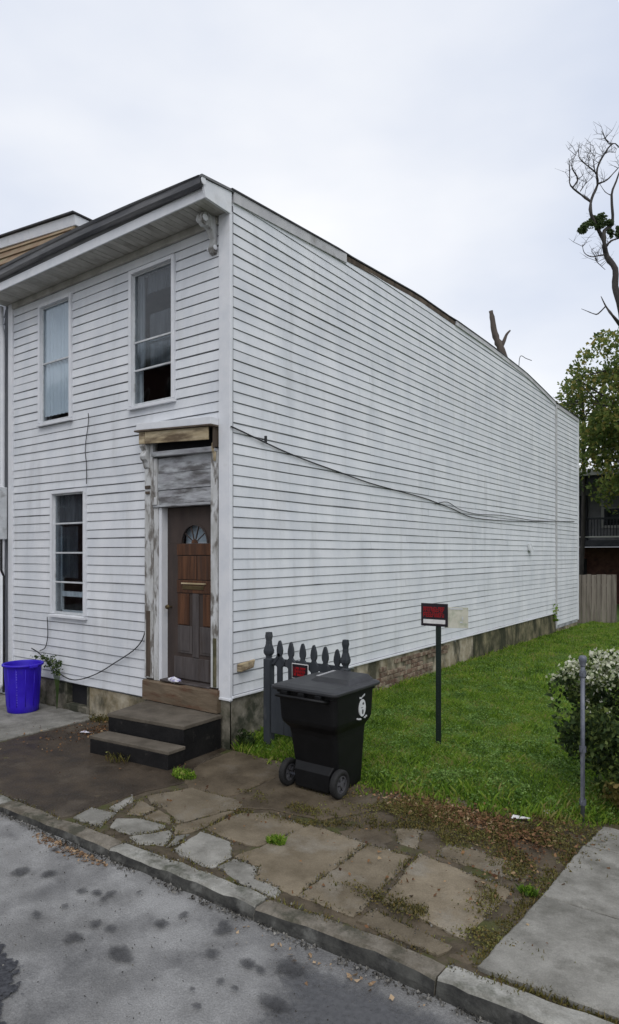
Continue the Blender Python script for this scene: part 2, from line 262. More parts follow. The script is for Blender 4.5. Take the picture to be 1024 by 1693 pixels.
T = {"SLABS":{"light_a":[[2.046,-1.189],[2.594,-1.199],[2.63,-2.132],[2.498,-2.14],[2.261,-2.127],[2.161,-1.978],[1.925,-1.973],[1.974,-1.76]],"half_b":[[2.621,-1.206],[3.0,-1.171],[3.081,-2.121],[2.651,-2.126]],"patch":[[1.921,-2.166],[1.931,-2.005],[2.166,-1.997],[2.262,-2.148],[2.498,-2.16],[2.527,-2.246],[2.238,-2.249]],"m2":[[3.035,-1.109],[3.798,-1.195],[3.733,-1.927],[3.154,-1.861]],"m3":[[3.148,-1.984],[3.709,-2.065],[3.683,-2.184],[3.135,-2.157]],"m4":[[3.136,-0.788],[3.801,-0.82],[3.803,-1.058],[3.144,-1.028]],"m5":[[2.675,-0.308],[2.622,0.069],[2.805,0.185],[3.026,0.054],[2.971,-0.241],[2.801,-0.398]],"m6":[[3.225,-0.021],[3.765,-0.103],[3.747,-0.258],[3.388,-0.263]],"m7":[[2.667,-0.822],[2.833,-0.685],[2.964,-1.02],[2.825,-1.03]],"f1":[[0.265,-2.277],[0.21,-2.066],[0.475,-2.008],[0.61,-2.258]],"f2":[[0.695,-2.211],[0.593,-2.084],[0.749,-1.954],[1.048,-1.921],[1.073,-2.008],[0.955,-2.196]],"f3":[[0.984,-2.231],[1.138,-1.96],[1.264,-2.039],[1.315,-2.166],[1.13,-2.275]],"f4":[[0.336,-1.956],[0.261,-1.646],[0.366,-1.701],[0.458,-1.97]],"f5":[[0.577,-1.949],[0.412,-1.667],[0.685,-1.717],[0.703,-1.89]],"f6":[[0.752,-1.903],[0.744,-1.726],[0.912,-1.753],[1.043,-1.848],[0.84,-1.903]],"f7":[[0.378,-1.56],[0.577,-1.176],[1.176,-1.143],[1.296,-1.216],[1.071,-1.812],[0.823,-1.667],[0.566,-1.645]],"f8":[[1.12,-1.883],[1.263,-1.429],[1.314,-1.358],[1.324,-1.764],[1.299,-1.885],[1.219,-1.959]],"f9":[[1.354,-2.15],[1.271,-2.006],[1.342,-1.912],[1.372,-2.11]],"f10":[[1.375,-1.756],[1.377,-1.346],[1.564,-1.174],[2.029,-1.201],[1.935,-1.737],[1.709,-1.781]],"f11":[[1.429,-2.173],[1.38,-1.811],[1.716,-1.831],[1.888,-2.0],[1.885,-2.204],[1.824,-2.226]],"w1":[[0.548,-1.115],[0.249,-0.608],[0.02,0.094],[0.839,0.08],[1.949,-0.086],[1.932,-0.732],[2.038,-1.117],[1.555,-1.13],[1.213,-1.134]],"w1b":[[1.967,-0.706],[1.985,-0.101],[2.48,-0.054],[2.644,-0.33],[2.627,-0.792],[2.593,-1.132],[2.071,-1.109]]},"WET":[[-2.46,-1.481],[-2.499,-0.98],[-2.545,-0.344],[-1.063,-1.157],[0.161,-1.006],[0.458,-1.097],[0.301,-1.519],[0.284,-1.924],[0.233,-2.268],[-0.309,-2.288],[-0.881,-2.328]],"STRIP":[[-2.543,-1.436],[-2.537,-0.957],[-2.631,-0.344],[-2.75,0.164],[-3.114,0.267]],"EDGE":[[0.027,-0.019],[0.813,0.113],[1.434,0.164],[1.897,0.046],[2.393,0.117],[2.866,0.044],[3.343,-0.016],[3.806,0.166],[4.127,0.592]],"D_MAIN":[[0.808,20.817,8.309],[0.556,20.632,10.098],[0.376,20.499,11.44],[0.232,20.393,12.022],[0.232,20.393,12.67],[-0.057,20.182,13.207],[-0.093,20.155,13.632],[-0.093,20.155,14.102],[0.141,20.327,14.392],[0.123,20.314,15.399],[0.268,20.42,15.913],[0.448,20.552,16.584]],"D_LEFT":[[-0.093,20.155,13.632],[-0.219,20.062,13.968],[-0.435,19.904,14.616],[-0.49,19.864,15.287],[-0.309,19.996,15.824],[-0.309,19.996,16.204],[-0.219,20.062,16.719],[0.141,20.327,17.3],[0.34,20.473,17.255]],"D_L2":[[-0.49,19.864,15.153],[-0.814,19.626,15.488],[-1.048,19.453,15.69],[-1.139,19.387,16.137],[-1.157,19.374,16.763]],"D_L3":[[-1.048,19.453,15.69],[-0.904,19.559,16.003],[-1.012,19.48,16.316],[-1.066,19.44,16.629],[-0.904,19.559,17.077]],"D_L4":[[-0.309,19.996,16.204],[-0.562,19.811,16.495],[-0.796,19.639,16.674],[-0.886,19.573,17.121]],"D_L5":[[-0.309,19.996,15.824],[-0.003,20.221,15.913],[0.178,20.354,16.249],[0.412,20.526,16.584]],"D_L6":[[0.141,20.327,17.3],[-0.021,20.208,17.434],[-0.147,20.115,17.703]],"D_L7":[[-0.219,20.062,16.719],[-0.021,20.208,16.987],[0.232,20.393,16.987]],"D_L8":[[-0.814,19.626,15.556],[-0.67,19.731,15.802],[-0.417,19.917,16.137]],"D_L9":[[-0.562,19.811,16.495],[-0.526,19.837,16.763],[-0.508,19.851,17.077]],"D_LA":[[-0.363,19.957,16.182],[-0.399,19.93,16.584],[-0.345,19.97,17.032]],"D_LB":[[-0.093,20.155,13.207],[-0.273,20.023,13.14],[-0.49,19.864,13.162],[-0.688,19.718,13.274],[-0.742,19.678,13.565]],"D_LC":[[-0.363,19.957,13.095],[-0.273,20.023,12.872],[-0.129,20.129,12.715]],"D_LD":[[-0.057,20.182,13.498],[0.123,20.314,13.677],[0.34,20.473,13.811]],"D_SPUR":[[0.556,20.632,10.098],[0.34,20.473,10.635],[0.178,20.354,10.926],[-0.057,20.182,11.306],[-0.201,20.076,11.686]],"D_SP2":[[-0.057,20.182,11.306],[-0.273,20.023,11.037],[-0.417,19.917,10.993],[-0.598,19.784,11.127],[-0.778,19.652,11.216]],"D_LE":[[-0.904,19.559,16.003],[-0.778,19.652,16.182],[-0.706,19.705,16.361]],"D_LF":[[0.123,20.314,15.399],[-0.093,20.155,15.6],[-0.201,20.076,15.735]],"D_IVY":[[-0.363,19.957,14.527],[-0.598,19.784,14.303],[-0.183,20.089,14.571],[-0.003,20.221,14.392],[0.178,20.354,14.124],[-0.273,20.023,14.303],[-0.724,19.692,14.169],[0.268,20.42,13.945]],"S_MAIN":[[-4.825,24.124,8.722],[-5.096,23.925,10.68],[-5.298,23.776,11.574],[-5.456,23.661,12.022],[-5.569,23.578,12.497],[-5.614,23.545,12.916],[-5.682,23.495,13.364]],"S_FORK":[[-5.321,23.76,11.63],[-5.186,23.859,11.994],[-5.096,23.925,12.273],[-4.96,24.025,12.469]],"TREE_C":[0.488,24.304,7.439],"TREE_TOPL":[-1.073,23.157,10.081],"CABLE_SIDE":[[0.035,-0.027,3.672],[0.035,0.163,3.643],[0.035,0.44,3.595],[0.035,0.98,3.506],[0.035,1.583,3.432],[0.035,2.258,3.366],[0.035,3.113,3.281],[0.035,4.1,3.224],[0.035,5.009,3.174],[0.035,5.641,3.114],[0.035,6.33,3.038],[0.035,7.245,2.923],[0.035,8.643,2.917],[0.035,10.755,2.972],[0.035,15.392,3.153]],"CABLE_SIDE2":[[0.04,5.499,3.094],[0.04,6.036,3.162],[0.04,6.612,3.053],[0.04,7.561,3.001],[0.04,9.015,3.043],[0.04,11.222,3.022],[0.04,13.108,3.064]],"CABLE_F1":[[-2.749,-0.03,4.183],[-2.749,-0.03,4.035],[-2.821,-0.03,3.695],[-2.792,-0.03,3.432],[-2.792,-0.03,3.171]],"CABLE_F2":[[-3.781,-0.035,1.201],[-3.765,-0.035,0.925],[-3.83,-0.035,0.735],[-3.979,-0.035,0.666]],"CABLE_F3":[[-4.207,-0.04,0.684],[-4.038,-0.04,0.643],[-3.822,-0.04,0.551],[-3.58,-0.04,0.429],[-3.267,-0.04,0.328],[-2.967,-0.04,0.336],[-2.536,-0.04,0.471],[-2.128,-0.04,0.666],[-1.741,-0.04,0.867],[-1.567,-0.04,1.01],[-1.494,-0.04,1.144]],"SPOTS":[[0.72,-3.029,0.068,0.078],[0.896,-2.922,0.054,0.067],[0.587,-2.668,0.044,0.045],[0.676,-2.628,0.024,0.033],[1.311,-2.913,0.043,0.043],[1.411,-2.86,0.042,0.042],[1.5,-2.815,0.038,0.041],[1.519,-2.879,0.021,0.032],[1.644,-2.679,0.017,0.025],[1.389,-3.097,0.029,0.024],[1.73,-3.102,0.043,0.049],[1.857,-3.075,0.046,0.041],[2.073,-2.842,0.062,0.055],[2.102,-2.691,0.032,0.05],[1.747,-3.275,0.068,0.059],[2.114,-3.194,0.094,0.071],[2.436,-2.65,0.061,0.059],[2.389,-2.601,0.039,0.041],[2.643,-2.538,0.084,0.077],[2.782,-2.809,0.057,0.05],[2.881,-2.805,0.042,0.032],[2.766,-3.019,0.03,0.031],[2.87,-3.017,0.027,0.02],[2.809,-3.244,0.032,0.023],[2.694,-3.165,0.02,0.015],[3.126,-2.978,0.096,0.055],[1.844,-2.522,0.064,0.049],[2.107,-2.543,0.074,0.06],[2.998,-2.684,0.105,0.075],[2.55,-2.873,0.051,0.041],[1.349,-3.279,0.04,0.038]],"ASPH1":[[1.093,-3.386],[1.277,-3.363],[1.525,-3.384],[1.757,-3.365],[1.961,-3.386],[2.16,-3.474],[2.426,-3.622],[1.421,-4.36],[-0.395,-3.758]],"ASPH2":[[3.053,-2.262],[3.329,-2.284],[3.649,-2.286],[4.059,-2.423],[4.195,-2.617],[3.448,-3.166],[3.211,-3.008],[3.33,-2.676],[3.52,-2.476],[3.3,-2.375]]}
# ------------------------------------------------------------------ ground, street, kerb, sidewalk
def tagS(o): o['kind'] = 'structure'; return o
GZ = -.15            # sidewalk level
def zst(x, y): return -.208 - .0115*min(6, max(-2, x)) - .02*math.sin((y + 2.3)*.3)
b = B(); b.box(-400, 400, -400, 400, -.62, -.60)
tagS(b.build('ground', M['ground']))
b = B()
nx, ny = 60, 20
for j in range(ny + 1):
    for i in range(nx + 1):
        x = -30 + 60*i/nx; y = -12.5 + (10.20)*j/ny
        b.v.append((x, y, zst(x, y) + .006*mn.noise(Vector((x*.8, y*.8, 3)))))
for j in range(ny):
    for i in range(nx):
        a = j*(nx+1) + i; b.f.append((a, a+1, a+nx+2, a+nx+1))
street = tagS(b.build('street', M['street'], smooth=True))
def sheet_mat(name, c1, c2, rough, scale, spec=.3, soft=.8, kmax=.9):
    m = pm(name, c1, c2, scale, rough=rough, spec=spec, bump=.3, bscale=60); t = m.node_tree; l = t.links.new
    p = next(n for n in t.nodes if n.type == 'BSDF_PRINCIPLED'); o = next(n for n in t.nodes if n.type == 'OUTPUT_MATERIAL')
    at = N(t, 'ShaderNodeAttribute', attribute_name='edge'); nz_ = N(t, 'ShaderNodeTexNoise'); nz_.inputs['Scale'].default_value = 26; nz_.inputs['Detail'].default_value = 6
    co = N(t, 'ShaderNodeTexCoord'); l(co.outputs['Object'], nz_.inputs['Vector'])
    sb = N(t, 'ShaderNodeMath', operation='MULTIPLY_ADD'); l(nz_.outputs['Fac'], sb.inputs[0]); sb.inputs[1].default_value = 1.1; sb.inputs[2].default_value = -.75
    ad = N(t, 'ShaderNodeMath', operation='ADD'); l(at.outputs['Fac'], ad.inputs[0]); l(sb.outputs[0], ad.inputs[1])
    mr = N(t, 'ShaderNodeMapRange'); mr.inputs[1].default_value = .05; mr.inputs[2].default_value = .05 + soft; mr.inputs[4].default_value = kmax; l(ad.outputs[0], mr.inputs[0])
    tr = N(t, 'ShaderNodeBsdfTransparent'); ms = N(t, 'ShaderNodeMixShader'); l(mr.outputs[0], ms.inputs[0]); l(tr.outputs[0], ms.inputs[1]); l(p.outputs[0], ms.inputs[2]); l(ms.outputs[0], o.inputs[0])
    return m
M['stain'] = sheet_mat('dark_oil_stain', (.035, .035, .037), (.075, .075, .078), .7, 22, soft=.6, kmax=.72)
M['asphpatch'] = sheet_mat('asphalt_patch', (.020, .021, .026), (.060, .062, .070), .75, 45, soft=.12, kmax=1.0)
M['asphpatch2'] = sheet_mat('worn_asphalt_patch', (.075, .077, .083), (.115, .117, .124), .75, 30, soft=.6, kmax=.75)
def fan(name, poly, z, mat, parent, rings=3, ctr=None):
    # irregular flat sheet: fan of rings; attribute 'edge' 1 inside, 0 on the outline
    n = len(poly); cx_ = sum(p[0] for p in poly)/n; cy_ = sum(p[1] for p in poly)/n
    if ctr: cx_, cy_ = ctr
    poly = sorted(poly, key=lambda p: math.atan2(p[1]-cy_, p[0]-cx_))       # star-shaped: no folds
    vs = [(cx_, cy_, zst(cx_, cy_) + z)]; ed = [1.0]; fs = []
    for k in range(1, rings + 1):
        t = k/rings
        for p in poly:
            x = cx_ + (p[0]-cx_)*t; y = cy_ + (p[1]-cy_)*t; vs.append((x, y, zst(x, y) + z)); ed.append(1 - t**(2 if rings < 10 else 9))
    for i in range(n): fs.append((0, 1+i, 1+(i+1) % n))
    for k in range(rings - 1):
        for i in range(n):
            a = 1+k*n+i; c = 1+k*n+(i+1) % n; fs.append((a, a+n, c+n, c))
    me = bpy.data.meshes.new(name); me.from_pydata(vs, [], fs); me.update(); me.materials.append(mat)
    at = me.attributes.new('edge', 'FLOAT', 'POINT'); at.data.foreach_set('value', ed)
    return link(name, me, parent)
def blob(cx_, cy_, rx, ry, n=18, seed=0, j=.25):
    return [(cx_ + rx*math.cos(a)*(1 + j*mn.noise(Vector((math.cos(a)*1.3, math.sin(a)*1.3, seed)))*2), cy_ + ry*math.sin(a)*(1 + j*mn.noise(Vector((math.cos(a)*1.3, math.sin(a)*1.3, seed + 9)))*2)) for a in [2*math.pi*k/n for k in range(n)]]
for k, (x, y, rx, ry) in enumerate(T['SPOTS']):
    if y > -2.56: continue
    fan('oil_stain', blob(x, y, rx*1.25, max(ry, rx*.5)*1.25, seed=k*1.7), .017 + .0004*k, M['stain'], street)
def dense(poly, step=.08, j=.02, seed=0):
    o = []
    for i, p in enumerate(poly):
        q = poly[(i+1) % len(poly)]; d = math.hypot(q[0]-p[0], q[1]-p[1]); m = max(1, int(d/step))
        for k in range(m):
            t = k/m; x = p[0]+(q[0]-p[0])*t; y = p[1]+(q[1]-p[1])*t
            o.append((x + j*mn.noise(Vector((x*9, y*9, seed))) + j*.7*mn.noise(Vector((x*31, y*31, seed))), y + j*mn.noise(Vector((x*9, y*9, seed+5))) + j*.7*mn.noise(Vector((x*31, y*31, seed+5)))))
    return o
fan('asphalt_patch', dense([(2.2,-3.95),(1.85,-3.62),(1.7,-3.56),(1.3,-3.57),(.85,-3.56),(-1.5,-3.5),(-6,-3.5),(-6,-6.0),(4.9,-6.0)], .08, .07), .013, M['asphpatch'], street, 14, (.2, -4.4))
fan('asphalt_patch', dense([(2.85,-2.66),(3.3,-2.52),(3.8,-2.48),(4.8,-2.44),(6.4,-2.42),(6.6,-4.4),(4.2,-4.4),(3.3,-3.5),(3.0,-3.05),(3.0,-2.8)], .10, .10), .010, M['asphpatch2'], street, 14, (4.6, -3.2))

# kerb stones
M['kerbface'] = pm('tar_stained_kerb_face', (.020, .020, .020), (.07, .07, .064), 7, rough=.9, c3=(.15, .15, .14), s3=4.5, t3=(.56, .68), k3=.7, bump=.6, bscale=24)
kerb = tagS(empty('kerb', (0, -2.25, GZ)))
KX = [-14, -11.4, -8.9, -6.4, -4.3, -2.3, -.55, 1.02, 2.50, 3.77, 5.6, 8.0, 11]
for i in range(len(KX) - 1):
    x0, x1 = KX[i] + .006, KX[i+1] - .006; rings = []; m = max(4, int((x1-x0)/.09))
    right = KX[i] > 3.5
    for k in range(m + 1):
        x = x0 + (x1-x0)*k/m; nn = lambda s_, a=.018: a*mn.noise(Vector((x*3.1, s_, i*1.3))) + a*.6*mn.noise(Vector((x*11, s_*3, 2)))
        e = .01 if k in (0, m) else 0
        zt = GZ + .012 + nn(1, .010) - e; yf = -2.512 + .034*min(6, max(-2, x)) + nn(3, .022); yb = yf + .150 + nn(5, .012) + (.02 if right else 0)
        rings.append([(x, yf-.025, -.45), (x, yb, -.45), (x, yb, zt-.006), (x, yf + .025, zt), (x, yf+.006+abs(nn(7, .02)), zt-.016), (x, yf-.004 + nn(9, .012), zt-.065)])
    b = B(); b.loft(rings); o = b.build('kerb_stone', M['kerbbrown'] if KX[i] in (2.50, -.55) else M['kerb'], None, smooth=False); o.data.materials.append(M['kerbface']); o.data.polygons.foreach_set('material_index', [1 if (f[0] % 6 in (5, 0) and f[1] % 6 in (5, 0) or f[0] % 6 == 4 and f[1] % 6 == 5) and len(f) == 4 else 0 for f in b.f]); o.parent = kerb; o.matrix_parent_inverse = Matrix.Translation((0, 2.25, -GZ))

# sidewalk bed and slabs
b = B(); nx, ny = 300, 40
for j in range(ny + 1):
    for i in range(nx + 1):
        x = -14 + 25*i/nx; yk = -2.512 + .034*min(6, max(-2, x)) + .085; y = yk + (.5 - yk)*j/ny
        b.v.append((x, y, GZ - .010 + .012*mn.noise(Vector((x*2.5, y*2.5, 0))) + .008*mn.noise(Vector((x*9, y*9, 0)))))
for j in range(ny):
    for i in range(nx):
        a = j*(nx+1) + i; b.f.append((a, a+1, a+nx+2, a+nx+1))
sidewalk = tagS(b.build('sidewalk', M['soil'], smooth=True))
def slab(poly, mat, dz=0.0, j=.012, tilt=(0, 0), seed=0, name='paving_slab', grow=0.0):
    area = sum(poly[i][0]*poly[(i+1) % len(poly)][1] - poly[(i+1) % len(poly)][0]*poly[i][1] for i in range(len(poly)))
    if area < 0: poly = poly[::-1]
    if grow:
        gx = sum(p[0] for p in poly)/len(poly); gy = sum(p[1] for p in poly)/len(poly)
        poly = [(x + grow*(x-gx)/math.hypot(x-gx, y-gy), y + grow*(y-gy)/math.hypot(x-gx, y-gy)) for x, y in poly]
    P_ = dense(poly, .035, j*1.5, seed); n = len(P_); cx_ = sum(p[0] for p in P_)/n; cy_ = sum(p[1] for p in P_)/n
    def ring(k, z):
        r = []
        for x, y in P_:
            d = math.hypot(x-cx_, y-cy_); s_ = max(0, 1 - k/d) if d > 0 else 1
            X = cx_+(x-cx_)*s_; Y = cy_+(y-cy_)*s_
            r.append((X, Y, z + tilt[0]*(X-cx_) + tilt[1]*(Y-cy_) + (.004*mn.noise(Vector((X*6, Y*6, seed))))))
        return r
    b = B(); b.loft([ring(0, GZ-.06), ring(0, GZ + dz - .008), ring(.012, GZ + dz)])
    return b.build(name, mat, sidewalk)
SM = dict(light_a='brownslab', half_b='brownslab', patch='concrete', m2='brownslab', m3='brownslab', m4='brownslab', m5='brownslab', m6='brownslab', m7='brownslab', f7='brownslab', f8='brownslab', f10='brownslab', w1='wetslab', w1b='wetslab', f5='brownslab', f6='brownslab')
for k, (n_, poly) in enumerate(T['SLABS'].items()):
    if n_ in ('w1', 'w1b'): continue
    slab(poly, M[SM.get(n_, 'concrete')], dz=.002 + .006*random.random(), tilt=(random.uniform(-.022, .022), random.uniform(-.022, .022)), seed=k, grow=.016 if n_[0] in 'mhl' else .008)
slab([(-2.47,-.03),(-1.5,-.03),(-.05,-.03),(.20,-.95),(.40,-1.08),(.26,-1.5),(.22,-1.95),(.20,-2.28),(.16,-2.35),(-1.0,-2.38),(-2.47,-2.38)], M['wetslab'], .0, seed=31)
slab([(.30,-1.02),(.10,-.62),(.06,-.02),(1.02,.02),(1.05,-1.0),(.93,-1.38),(.62,-1.22)], M['dampslab'], .002, seed=32)
slab([(1.04,.04),(1.92,.02),(2.3,.02),(2.42,-.25),(2.28,-.62),(2.05,-1.02),(1.55,-1.1),(1.12,-1.35),(.95,-1.38),(1.07,-1.0)], M['dampslab'], .004, seed=33)
slab([(-2.52,-.03),(-2.52,-2.38),(-4.4,-2.38),(-4.4,-.03)], M['concrete'], .012, seed=34)
slab([(-4.43,-.03),(-4.43,-2.38),(-6.5,-2.38),(-6.5,-.03)], M['concrete'], .004, seed=35)
slab([(-6.53,-.03),(-6.53,-2.38),(-9.5,-2.38),(-9.5,-.03)], M['concrete'], .004, seed=36)
slab([(2.32,.02),(2.44,-.26),(2.30,-.64),(2.08,-1.02),(2.5,-1.25),(3.1,-1.2),(3.55,-.85),(3.98,-.7),(3.98,.05),(3.4,.02)], M['dampslab'], -.008, seed=37)
slab([(3.60,-.88),(3.97,-.74),(3.97,-2.14),(3.74,-2.16),(3.80,-1.5)], M['dampslab'], -.008, seed=38)
slab([(2.5,-1.5),(3.0,-1.25),(3.55,-.9),(3.76,-1.5),(3.7,-2.17),(2.9,-2.22)], M['dampslab'], -.010, seed=39)
# pale new slabs on the right
slab([(3.985,-1.20),(3.925,-2.17),(4.3,-2.15),(5.6,-2.09),(5.6,-1.20)], M['concrete'], .022, .006, seed=41)
slab([(4.02,-.23),(3.99,-1.185),(5.6,-1.185),(5.6,-.23)], M['concrete'], .020, .006, seed=42)
slab([(4.07,.25),(4.03,-.215),(5.6,-.215),(5.6,.25)], M['concrete'], .016, .006, seed=43)
slab([(5.62,.25),(5.62,-2.10),(7.4,-2.10),(7.4,.25)], M['concrete'], .016, .006, seed=44)

# ------------------------------------------------------------------ lawn
def yedge(x): return .08 + .10*math.sin(x*2.3) + .05*math.sin(x*5.1 + 1) + (.35 if x > 3.6 else 0)*min(1, (x-3.6)/.5)
def lawnz(x, y):
    t = min(1, max(0, (y - yedge(x) + .25)/.8)); t = t*t*(3-2*t)
    return -.20 + (.15 - .006*max(0, y-1)) * t + .012*mn.noise(Vector((x*1.7, y*1.7, 4)))
b = B(); nx, ny = 70, 120
for j in range(ny + 1):
    for i in range(nx + 1):
        x = .015 + 11.0*i/nx; y = -.45 + 21*(j/ny)**1.3; b.v.append((x, y, lawnz(x, y)))
for j in range(ny):
    for i in range(nx):
        a = j*(nx+1) + i; b.f.append((a, a+1, a+nx+2, a+nx+1))
tagS(b.build('lawn', M['lawnsoil'], smooth=True))
b = B(); b.box(-40, 11, 15.95, 60, -.55, -.22); b.box(11.02, 40, .3, 60, -.55, -.22)
tagS(b.build('backyard_ground', M['lawnsoil']))

# ------------------------------------------------------------------ the white house
house = empty('white_house', (0, 0, 0))
tag(house, 'two-storey white clapboard house with peeling door surround and long blank side wall', 'house')
ROOFP = [(-.5, 6.42), (0, 6.47), (2.5, 6.637), (4.84, 6.786), (6.47, 6.79), (8.36, 6.783), (10.77, 6.714), (12.2, 6.59), (13.55, 6.449), (15.95, 6.41)]
def roofz(y):
    for (a, za), (c, zc) in zip(ROOFP, ROOFP[1:]):
        if y <= c: return za + (zc-za)*(y-a)/(c-a)
    return ROOFP[-1][1]
WIN = [(-4.04, -3.17, 4.14, 6.02), (-1.845, -.945, 4.11, 5.98), (-3.71, -2.82, 1.22, 3.12)]   # outer casing x0,x1,z0,z1
XL = -4.90
DOOR = (-1.52, -.18, .25, 3.80)        # whole door surround
def sub(seg, cut):
    o = []
    for a, c in seg:
        if cut[1] <= a or cut[0] >= c: o.append((a, c)); continue
        if a < cut[0]: o.append((a, cut[0]))
        if c > cut[1]: o.append((cut[1], c))
    return o
# walls: sheathing behind the boards, with the openings left open
b = B()
zs = sorted({6.3, .25, 3.86} | {z for w_ in WIN for z in (w_[2]+.05, w_[3]-.05)})
for z0, z1 in zip(zs, zs[1:]):
    seg = [(XL, -.16)]; zm = (z0+z1)/2
    for x0, x1, a, c in WIN:
        if a+.05 < zm < c-.05: seg = sub(seg, (x0+.05, x1-.05))
    if zm < 3.80 and zm > .25: seg = sub(seg, (-1.40, -.20))
    for a, c in seg: b.box(a, c, .0135, .16, z0 + (.0 if z0 > 0 else 0), z1)
b.build('front_wall', M['backing'], house)
b = B()
ys = [p[0] for p in ROOFP if p[0] >= 0]
for y0, y1 in zip(ys, ys[1:]):
    b.hexa([(-.16, y0 if y0 else .0, .40), (.001, y0, .40), (.001, y1, .40), (-.16, y1, .40), (-.16, y0, roofz(y0)-.03), (.001, y0, roofz(y0)-.03), (.001, y1, roofz(y1)-.03), (-.16, y1, roofz(y1)-.03)])
b.box(-.16, .001, 13.45, 15.93, .0, .41)
b.build('side_wall', M['backing'], house)
b = B(); b.box(XL, XL+.15, .17, 15.9, -.4, 6.3); b.box(XL+.16, -.17, 15.78, 15.93, -.4, 6.3)
b.build('rear_wall', M['backing'], house)
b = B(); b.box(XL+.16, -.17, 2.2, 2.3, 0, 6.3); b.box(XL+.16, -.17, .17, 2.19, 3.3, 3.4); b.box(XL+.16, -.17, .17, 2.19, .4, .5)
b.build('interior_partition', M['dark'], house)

# siding boards: one object for each board
def board(axis, s0, s1, z0, z1, ztop=None, seed=0, gap=.013, sag=0.0):
    m = max(2, int(abs(s1-s0)/.55) + 1); rings = []
    for k in range(m):
        s_ = s0 + (s1-s0)*k/(m-1)
        dz = (.011 if (seed*7) % 11 == 3 else .005)*mn.noise(Vector((s_*.7, z0*3, seed))) + .004*mn.noise(Vector((s_*2.3, z0*9, 7)))
        gp_ = gap*(1 + .55*mn.noise(Vector((s_*1.1, z0*31, 4))))
        bow = .007*mn.noise(Vector((s_*.5, z0*1.3, 21))) + .0035*mn.noise(Vector((s0*3.7, z0*7, 1)))
        lo = z0 + gp_ + dz; hi = z1 + dz
        if ztop is not None: hi = min(hi, ztop(s_)); lo = min(lo, hi - .002)
        dO = .024 + bow + .003*mn.noise(Vector((s_*3, z0*5, 3))); dI = .014 + bow
        pr = [(0.0, lo + .004), (dO, lo), (dO - .001, lo + .014), (dI, hi), (0.0, hi)]
        if axis == 'x': rings.append([(s_, -d + .018, z) for d, z in pr])
        else: rings.append([(d - .004, s_, z) for d, z in pr])
    b = B(); b.loft(rings)
    if axis == 'y': b.f = [f[::-1] for f in b.f]
    return b.build('siding_board', M['siding'], house)
EX = .125
nrow = int((6.24 - .25)/EX) + 1
for i in range(nrow):
    z0 = .25 + i*EX; z1 = min(z0 + EX, 6.235)
    if z1 - z0 < .03: continue
    seg = [(XL + .10, -.150)]
    if z0 < DOOR[3] - .05: seg = sub(seg, (DOOR[0] + .01, 0))
    mids = []
    for x0, x1, a, c in WIN:
        a2, c2 = a + .03, c - .03
        if z1 <= a2 or z0 >= c2: continue
        seg = sub(seg, (x0 + .025, x1 - .025))
        if z0 < a2 and a2 - z0 > .02: mids.append((x0 + .025, x1 - .025, z0, a2))
        if z1 > c2 and z1 - c2 > .02: mids.append((x0 + .025, x1 - .025, c2, z1))
    for a, c in seg:
        board('x', a, c, z0, z1, seed=i, gap=random.uniform(.008, .016))
    for a, c, e, f in mids: board('x', a, c, e, f, seed=i, gap=.012 if e == z0 else .0)
i = 0; z0 = .475
while z0 < 6.74:
    z1 = z0 + EX; cuts = [.025, 4.3 + 1.2*math.sin(i*2.1), 8.9 + 1.4*math.sin(i*1.37 + 1), 13.42]
    for a, c in zip(cuts, cuts[1:]):
        ysamp = [a + (c-a)*k/40 for k in range(41)]
        ok = [y for y in ysamp if roofz(y) - .05 > z0 + .02]
        if len(ok) < 2: continue
        board('y', min(ok) + (.002 if min(ok) == a else 0), max(ok) - .002, z0, z1, ztop=lambda y: roofz(y) - .04, seed=i + 50, gap=random.uniform(.007, .015))
    i += 1; z0 += EX
i = 0; z0 = .09
while z0 < 6.36:
    board('y', 13.56, 15.86, z0, z0 + EX, ztop=lambda y: roofz(y) - .04, seed=i + 150, gap=random.uniform(.008, .014)); i += 1; z0 += EX

# corner posts and trims
b = B()
def corner_post():
    b = B(); pr = [(-.163, -.028), (-.022, -.030), (.018, -.030), (.022, -.026), (.022, .016), (.0, .016), (.0, .0), (-.163, .0)]
    rings = [[(x + .006*mn.noise(Vector((z*.7, 1, 1))), y + .006*mn.noise(Vector((z*.7, 2, 1))), z) for x, y in pr] for z in [.43 + (6.22-.43)*k/16 for k in range(17)]]
    b.loft(rings); return b
corner_post().build('corner_post', M['trim'], house)
b = B(); b.box(-.02, .024, .0165, .024, .45, 6.3); b.build('corner_seam', M['cableg'], house)
b = B(); b.box(-.166, .034, -.040, .005, .425, .452); b.box(-.004, .046, .006, 13.42, .452, .478); b.build('starter_strip', M['trim'], house, bevel=.003)
b = B(); b.box(XL - .02, XL + .11, -.028, .015, .22, 6.22); b.build('corner_post', M['trim'], house, bevel=.004)
b = B(); b.box(-.002, .035, 13.425, 13.55, .07, roofz(13.5)-.03); b.build('corner_post', M['stuccog'] if False else M['rake'], house)
b = B(); b.box(-.002, .034, 15.865, 15.96, .07, 6.40); b.build('corner_post', M['trim'], house)

